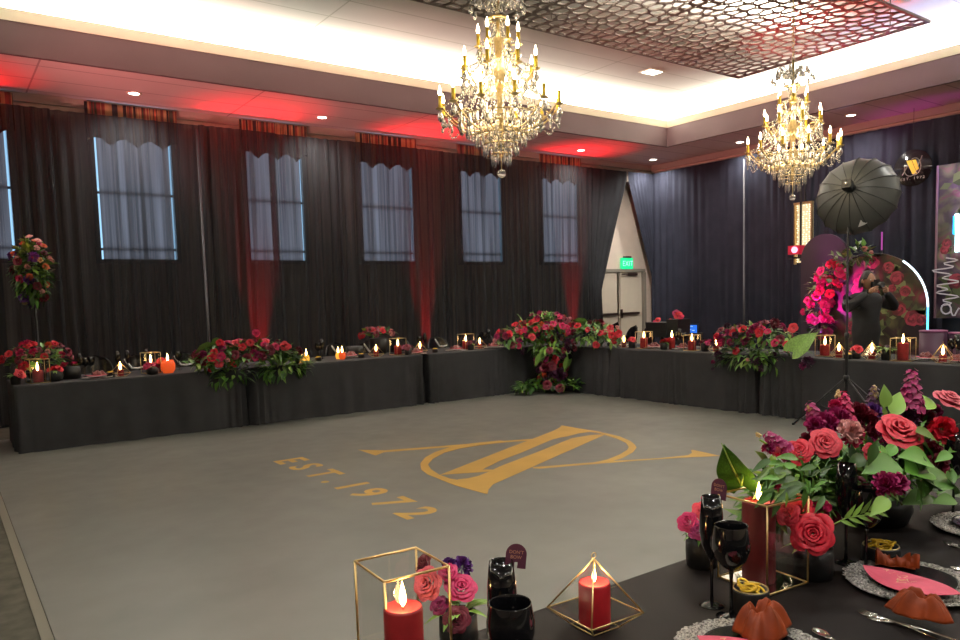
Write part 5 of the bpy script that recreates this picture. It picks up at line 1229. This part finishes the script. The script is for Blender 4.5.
for px0, px1, py, X, lab in ((920, 947, 330, 10.6, 'round purple plinth with a mauve top, right of the arch edge'), (949, 972, 332, 10.7, 'round purple plinth cut by the right edge of the picture')):
    a = at_x(px0, py, X); b = at_x(px1, py, X); r_ = abs(a.y-b.y)/2; t = thing('plinth', lab, 'plinth', (X, (a.y+b.y)/2, 0)); h_ = a.z
    MB().lathe([(r_*.97, 0), (r_*.97, h_-.02)], 36).build('drum', M_plinth, t); MB().lathe([(r_, 0), (r_, .02)], 36, (0, 0, h_-.02)).build('top', M_plinthtop, t)
X = 12.0; a = at_x(938, 166, X); b = at_x(935, 318, X); w_ = 1.9; yc2 = a.y-w_/2
t = thing('floral_screen', 'tall grey floral backdrop panel at the right edge with neon script', 'backdrop', (X, yc2, 0))
MB().box((0, 0, (a.z+b.z)/2), (.05, w_, a.z-b.z)).build('printed_panel', M_floral2, t); MB().box((.04, 0, a.z/2), (.05, w_*.9, a.z-.02)).build('backing_frame', M_blackmetal, t)
printed(t, -.3, .86, b.z+.12, a.z-.12, 34, 8, -.027)
MB().box((-.03, w_/2-.012, (a.z+b.z)/2), (.03, .024, a.z-b.z)).build('edge_strip', mat('pinkish_edge', (.35, .2, .25), .5), t)
q0 = at_x(957, 214, X-.06); q1 = at_x(957, 252, X-.06); MB().tube([(-.06, q0.y-yc2, q0.z), (-.06, q1.y-yc2, (q0.z+q1.z)/2), (-.06, q1.y-yc2, q1.z)], .03, 8).build('white_neon', emission('white_neon', (.55, .9, 1), 5), t)
q2 = at_x(954.5, 216, X-.07); MB().tube([(-.07, q2.y-yc2, q2.z), (-.07, q2.y-yc2, (q2.z+q1.z)/2)], .018, 8).build('cyan_neon', emission('cyan_neon', (.02, .45, 1), 3.2), t)
sc1 = MB(); pts = [at_x(946+8*math.sin(k*.9)+6*math.sin(k*.37), 258+k*1.05, X-.05) for k in range(46)]; sc1.tube([(-.05, q.y-yc2, q.z) for q in pts], .010, 5)
pts = [at_x(946+5*math.cos(k*.55), 309+5*math.sin(k*.55), X-.05) for k in range(12)]+[at_x(951+k*2, 312+4*math.sin(k*1.1), X-.05) for k in range(8)]; sc1.tube([(-.05, q.y-yc2, q.z) for q in pts], .012, 5)
sc1.build('script_sign', mat('pale_script_acrylic', (.55, .5, .5), .3, emit=(.5, .45, .5), es=.25), t)
# round sign
X = 13.35; q = at_x(913, 168, X); t = thing('round_sign', 'round glossy dark sign with a gold monogram, high on the right wall', 'sign', (X, q.y, q.z))
rs = .30
mb = MB(); mb.lathe([(.001, -.012), (rs, -.012), (rs, .012), (.001, .012)], 48); mb.v = [(-z, x, y) for x, y, z in mb.v]; mb.build('disc', mat('smoked_disc', (.02, .02, .022), .12, 0, .8), t)
M_sgold = mat('sign_gold', (.8, .55, .08), .35, .4, emit=(.9, .6, .08), es=.35)
def flat(polys, z=-.016):
    mb = MB()
    for pl_ in polys: mb.prism(pl_, -.002, .002)
    mb.v = [(z-zz, -x, y) for x, y, zz in mb.v]; return mb
flat([[(-.10, .13), (-.02, .13), (.07, -.10), (.0, -.10)], [(-.01, .13), (.05, .13), (.10, -.02), (.06, -.06)]]).build('bar_stroke', M_sgold, t)
M_sgrey = mat('sign_silver', (.45, .42, .38), .4, .3)
mb = flat([[(.14, .18), (.155, .18), (.08, .0), (.07, .0)], [(-.17, -.10), (-.155, -.10), (-.07, .05), (-.085, .05)]])
mb.tube([(-.018, -(.03+.10*math.cos(a_)), .02+.14*math.sin(a_)) for a_ in [k*PI/12 for k in range(-7, 9)]], .006, 5); mb.tube([(-.018, .03-.10*math.cos(a_), -.01+.12*math.sin(a_)) for a_ in [k*PI/12 for k in range(10, 24)]], .006, 5); mb.build('curve_stroke', M_sgrey, t)
tx = text_mb('EST. 1972', .06, 1.25, 1.3); mw = max(v[0] for v in tx.v); tx.v = [(-.02, -(x-mw/2), y-.19) for x, y, _ in tx.v]; tx.build('lettering', M_sgrey, t)
MB().tube([(.0, 0, rs), (.0, 0, 4.5-q.z)], .004, 5).build('hanging_wire', M_blackmetal, t)
# crystal light column
X = 13.2; a = at_x(797, 205, X); b = at_x(810, 262, X); wd = abs(at_x(796, 230, X).y-at_x(811, 230, X).y)
t = thing('light_column', 'bright warm crystal light column hanging against the right wall drapes', 'light column', (X, (a.y+b.y)/2, b.z))
hh = a.z-b.z; MB().box((.06, 0, hh/2), (.04, wd, hh)).build('back_panel', mat('warm_backlit_panel', (.3, .27, .18), .5, emit=(1, .80, .45), es=.65), t)
bb = MB(); rr_ = random.Random(9)
for i in range(26):
    for j in range(5):
        if rr_.random() < .8: bb.ball((0, (j-2)*wd/5+rr_.uniform(-.01, .01), (i+.5)*hh/26), .012, 6, 4)
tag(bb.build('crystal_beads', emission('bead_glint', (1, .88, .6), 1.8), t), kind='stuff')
for s_ in (-1, 1): MB().box((0, s_*(wd/2+.015), hh/2), (.06, .025, hh+.06)).build('side_rail', M_brass, t)
MB().box((0, 0, hh+.02), (.08, wd+.06, .04)).build('top_cap', M_brass, t); MB().box((.04, 0, hh+(4.45-a.z)/2), (.03, .03, 4.45-a.z)).build('hanging_bar', M_blackmetal, t)
q = at_x(797, 250, 13.0); t = thing('stage_spotlight', 'small red-lit stage light on a bracket beside the crystal light column', 'stage light', (13.0, q.y, q.z))
MB().box((0, 0, 0), (.2, .24, .16)).build('housing', mat('red_housing', (.25, .01, .03), .4, emit=(.8, .01, .05), es=.3), t)
mb = MB(); mb.lathe([(.001, 0), (.055, 0), (.06, .02)], 18); mb.v = [(-.101-z, x-.02, y) for x, y, z in mb.v]; mb.build('lens', emission('pink_lens', (1, .25, .4), 3), t)
MB().box((.06, .0, -.14), (.1, .40, .03)).box((.06, 0, -.1), (.03, .03, .1)).build('bracket', M_blackmetal, t); MB().box((.12, .0, .5), (.03, .03, 1.4)).build('bracket_arm', M_blackmetal, t)

# ------------------------------------------------------------------ person
def skin_mesh(verts, edges, radii, name, m, parent, root=0, sub=2):
    me = bpy.data.meshes.new(name); me.from_pydata(verts, edges, []); me.materials.append(m); o = bpy.data.objects.new(name, me); COL.objects.link(o)
    md = o.modifiers.new('skin', 'SKIN'); md.use_smooth_shade = True
    for i, r_ in enumerate(radii):
        sv = me.skin_vertices[0].data[i]; sv.radius = r_ if isinstance(r_, tuple) else (r_, r_); sv.use_root = (i == root)
    s_ = o.modifiers.new('sub', 'SUBSURF'); s_.levels = sub; s_.render_levels = sub
    if parent: o.parent = parent
    return o
PF = -PI/2-.45; PX = 9.85; q = at_x(866, 300, PX)
pt_ = thing('person', 'person in black clothes standing behind the right table, holding a camera to the face', 'person', (PX, q.y, 0), PF)
M_skin = mat('skin', (.42, .22, .14), .5, 0, .4); M_blackcl = mat('black_clothes', (.016, .016, .018), .8, var=.2, scale=10); M_hair = mat('dark_hair', (.012, .009, .008), .5)
# local: +x forward, +y left
V = [(0, 0, .95), (0, 0, 1.12), (-.01, 0, 1.30), (-.01, 0, 1.43), (.01, 0, 1.50), (.03, 0, 1.57),
     (0, .19, 1.41), (.10, .37, 1.30), (.21, .13, 1.50), (0, -.19, 1.41), (.10, -.37, 1.30), (.21, -.13, 1.50),
     (0, .10, .88), (.02, .11, .48), (0, .12, .08), (.13, .13, .04), (0, -.10, .88), (.02, -.11, .48), (0, -.12, .08), (.13, -.13, .04)]
Ee = [(0, 1), (1, 2), (2, 3), (3, 4), (4, 5), (3, 6), (6, 7), (7, 8), (3, 9), (9, 10), (10, 11), (0, 12), (12, 13), (13, 14), (14, 15), (0, 16), (16, 17), (17, 18), (18, 19)]
Rr = [(.18, .15), (.18, .15), (.21, .15), (.17, .12), (.065, .065), (.055, .055), .095, .075, .045, .095, .075, .045, .09, .065, .05, .035, .09, .065, .05, .035]
skin_mesh(V, Ee, Rr, 'clothed_body', M_blackcl, pt_)
hd = MB(); hd.grid(lambda u, v: (.035+.098*math.sin(PI*v)*math.cos(2*PI*u)*(1+.05*math.cos(2*PI*u))+(.012*max(0, math.cos(2*PI*u))**8*math.exp(-((v-.52)/.09)**2)), .076*math.sin(PI*v)*math.sin(2*PI*u)*(.86+.14*math.sin(PI*v)), 1.655-.118*math.cos(PI*(1-v))*-1*-1), 28, 18)
hdo = hd.build('head', M_skin, pt_)
for s_ in (-1, 1):
    MB().ball((.125, s_*.032, 1.665), .011, 8, 6).build('eye', mat('eye_white', (.5, .48, .45), .3), hdo); MB().ball((.04, s_*.078, 1.65), .022, 8, 6, 1.4).build('ear', M_skin, hdo)
MB().box((.128, 0, 1.595), (.012, .045, .012)).build('mouth', mat('lips', (.35, .10, .09), .5), hdo)
hr = MB(); hr.grid(lambda u, v: (.022+.112*math.sin(PI*v*.5+.0001)*math.cos(2*PI*u)*(.78 if math.cos(2*PI*u) > 0 else 1.04), .088*math.sin(PI*v*.5+.0001)*math.sin(2*PI*u), 1.675+.112*math.cos(PI*v*.5)-(.10*v*v if math.cos(2*PI*u) < .25 else 0)), 28, 10)
solidify(hr.build('hair', M_hair, pt_), .012)
def hand(side):
    vs = [(.20, side*.125, 1.50), (.235, side*.105, 1.525), (.255, side*.085, 1.545)]; es = [(0, 1), (1, 2)]; rs_ = [.028, .036, .030]
    for k in range(4):
        b = len(vs); z = 1.575-.022*k; vs += [(.262, side*.078, z), (.275, side*.052, z+.006), (.268, side*.022+side*.004*k, z+.004)]; es += [(2, b), (b, b+1), (b+1, b+2)]; rs_ += [.010, .0095, .008]
    b = len(vs); vs += [(.222, side*.082, 1.555), (.228, side*.06, 1.575)]; es += [(1, b), (b, b+1)]; rs_ += [.012, .010]
    return skin_mesh(vs, es, rs_, 'hand', M_skin, pt_, 0, 1)
hand(1); hand(-1)
cmv = pt_.matrix_basis
rot = Matrix.Rotation(PF, 3, 'Z'); q2 = Vector((PX, q.y, 0))+rot @ Vector((.20, 0, 1.60))
ct = thing('camera', 'dark camera held up to the face of the standing person', 'camera', q2, PF)
MB().box((0, 0, 0), (.05, .135, .085)).build('body', M_blackmetal, ct); MB().box((0, 0, .055), (.05, .05, .03)).build('viewfinder', M_blackmetal, ct)
mb = MB(); mb.lathe([(.032, 0), (.034, .02), (.034, .085), (.030, .085), (.028, .07), (.001, .065)], 20); mb.v = [(.025+z, x, y) for x, y, z in mb.v]; mb.build('lens', mat('lens_grey', (.06, .06, .065), .25), ct)

# ================================================================== LIGHT
def area(name, loc, size, power, col=(1, .95, .86), rot=(0, 0, 0), spread=180):
    l = bpy.data.lights.new(name, 'AREA'); l.shape = 'RECTANGLE'; l.size, l.size_y = size; l.energy = power; l.color = col; l.spread = math.radians(spread)
    o = bpy.data.objects.new(name, l); COL.objects.link(o); o.location = loc; o.rotation_euler = rot; return o
def spot(name, loc, target, power, col, ang, blend=.6, rad=.05):
    l = bpy.data.lights.new(name, 'SPOT'); l.energy = power; l.color = col; l.spot_size = math.radians(ang); l.spot_blend = blend; l.shadow_soft_size = rad
    o = bpy.data.objects.new(name, l); COL.objects.link(o); o.location = loc
    d = Vector(target)-Vector(loc); o.rotation_mode = 'QUATERNION'; o.rotation_quaternion = d.to_track_quat('-Z', 'Y'); return o
def point(name, loc, power, col, rad=.02):
    l = bpy.data.lights.new(name, 'POINT'); l.energy = power; l.color = col; l.shadow_soft_size = rad
    o = bpy.data.objects.new(name, l); COL.objects.link(o); o.location = loc; return o
COVE = (1, .985, .87)
LX, LY = FX-TX0, FY-TY0
CS, CT, CP = .62, 5.06, 3200
area('cove_strip', ((TX0+FX)/2, FY+CS, CT), (LX, .12), CP, COVE, (PI-.9, 0, 0))
area('cove_strip', (FX+CS, (TY0+FY)/2, CT), (.12, LY), CP, COVE, (PI, .9, 0))
area('cove_strip', ((TX0+FX)/2, TY0-CS, CT), (LX, .12), CP, COVE, (PI+.9, 0, 0))
area('cove_strip', (TX0-CS, (TY0+FY)/2, CT), (.12, LY), CP, COVE, (PI, -.9, 0))
for sx_, args in (('cove_wash', (((TX0+FX)/2, FY+.3, 5.06), (LX, .1), 1500, COVE, (PI, 0, 0))), ('cove_wash', ((FX+.3, (TY0+FY)/2, 5.06), (.1, LY), 1500, COVE, (PI, 0, 0)))): area(sx_, *args)
WARM = (1, .965, .89)
for i, p in enumerate(LD): spot('downlight', (p.x, p.y, ZS-.03), (p.x, p.y, 0), 260 if i == 3 else 130, WARM, 150, .9, .08)
# the hall's other downlights, out of the picture in the same ceiling
for x in (-3, 1.2, 5.2, 9.4):
    for y in (-4, -.6, 2.6): spot('downlight', (x, y, 5.3), (x, y, 0), 285, WARM, 150, 1, .15)
for x in (2, 6, 10.2): spot('downlight', (x, 8.9, 5.3), (x, 8.9, 0), 80, WARM, 150, 1, .15)
spot('door_fill', (9.6, 8.0, 5.25), (13.1, 12.3, 2.3), 900, WARM, 34, .8, .1)  # added spot without a fixture, brightens the wall around the door
spot('corner_fill', (5.6, 6.4, 5.25), (8.2, 9.5, .9), 420, WARM, 40, 1, .1)  # extra spot, no fixture, lifts the corner flowers
area('panel_fill', (8.0, 6.2, 5.06), (5.0, .3), 160, COVE, (PI, 0, 0))  # added hidden light above the panel, brightens the ceiling seen through its holes
for c in (C1, C2): 
    for dz in (3.0, 3.35): point('chandelier_glow', (c[0], c[1], dz), 28, (1, .78, .48), .25)
# uplights on the floor behind the tables
RED = (1, .012, .02)
for x in (.28, 4.27, 7.40, 11.15): (spot('red_uplight', (x, 11.86, .2), (x-.05, 11.90, 4.5), 1300, RED, 24, .8, .03), spot('red_uplight', (x, 11.66, .2), (x-.03, 11.62, 4.5), 800, RED, 36, 1, .05))
spot('magenta_uplight', (11.0, 6.6, .35), (12.6, 6.35, 4.5), 420, (.75, .05, 1), 22, .6, .03)
spot('pink_uplight', (10.2, 6.6, .9), (11.4, 6.4, 1.6), 260, (1, .03, .75), 50, .7, .05)
spot('lavender_uplight', (11.2, 3.0, .35), (12.4, 4.6, 4.8), 1500, (.45, .45, 1), 50, .8, .05)
spot('red_uplight', (11.0, 8.9, .3), (9.9, 5.6, 5.15), 2200, RED, 24, .7, .03)
for lo, ta, pw in (((-1.2, 4.6, .4), (12.6, 8.2, 4.7), 2600), ((-2.2, 6.5, .4), (3.0, 11.2, 4.8), 1700), ((-1.6, 5.5, .4), (8.0, 11.2, 4.7), 2000)): spot('red_wash', lo, ta, pw*1.4, (1, .26, .25), 30, 1, .1)
for nm, p in CANDLES: point('candle_glow', p, nm, (1, .55, .2), .012)

w = bpy.data.worlds.new('world'); sc.world = w; w.use_nodes = True
w.node_tree.nodes['Background'].inputs[0].default_value = (.02, .02, .022, 1); w.node_tree.nodes['Background'].inputs[1].default_value = 1
vs_ = sc.view_settings; vs_.view_transform = 'Standard'; vs_.look = 'None'; vs_.exposure = .2; vs_.gamma = 1; vs_.use_curve_mapping = False
cy = sc.cycles
cy.use_denoising = True; cy.max_bounces = 8; cy.diffuse_bounces = 3; cy.glossy_bounces = 3; cy.transmission_bounces = 5; cy.transparent_max_bounces = 12
cy.caustics_reflective = False; cy.caustics_refractive = False; cy.sample_clamp_indirect = 4; cy.sample_clamp_direct = 0
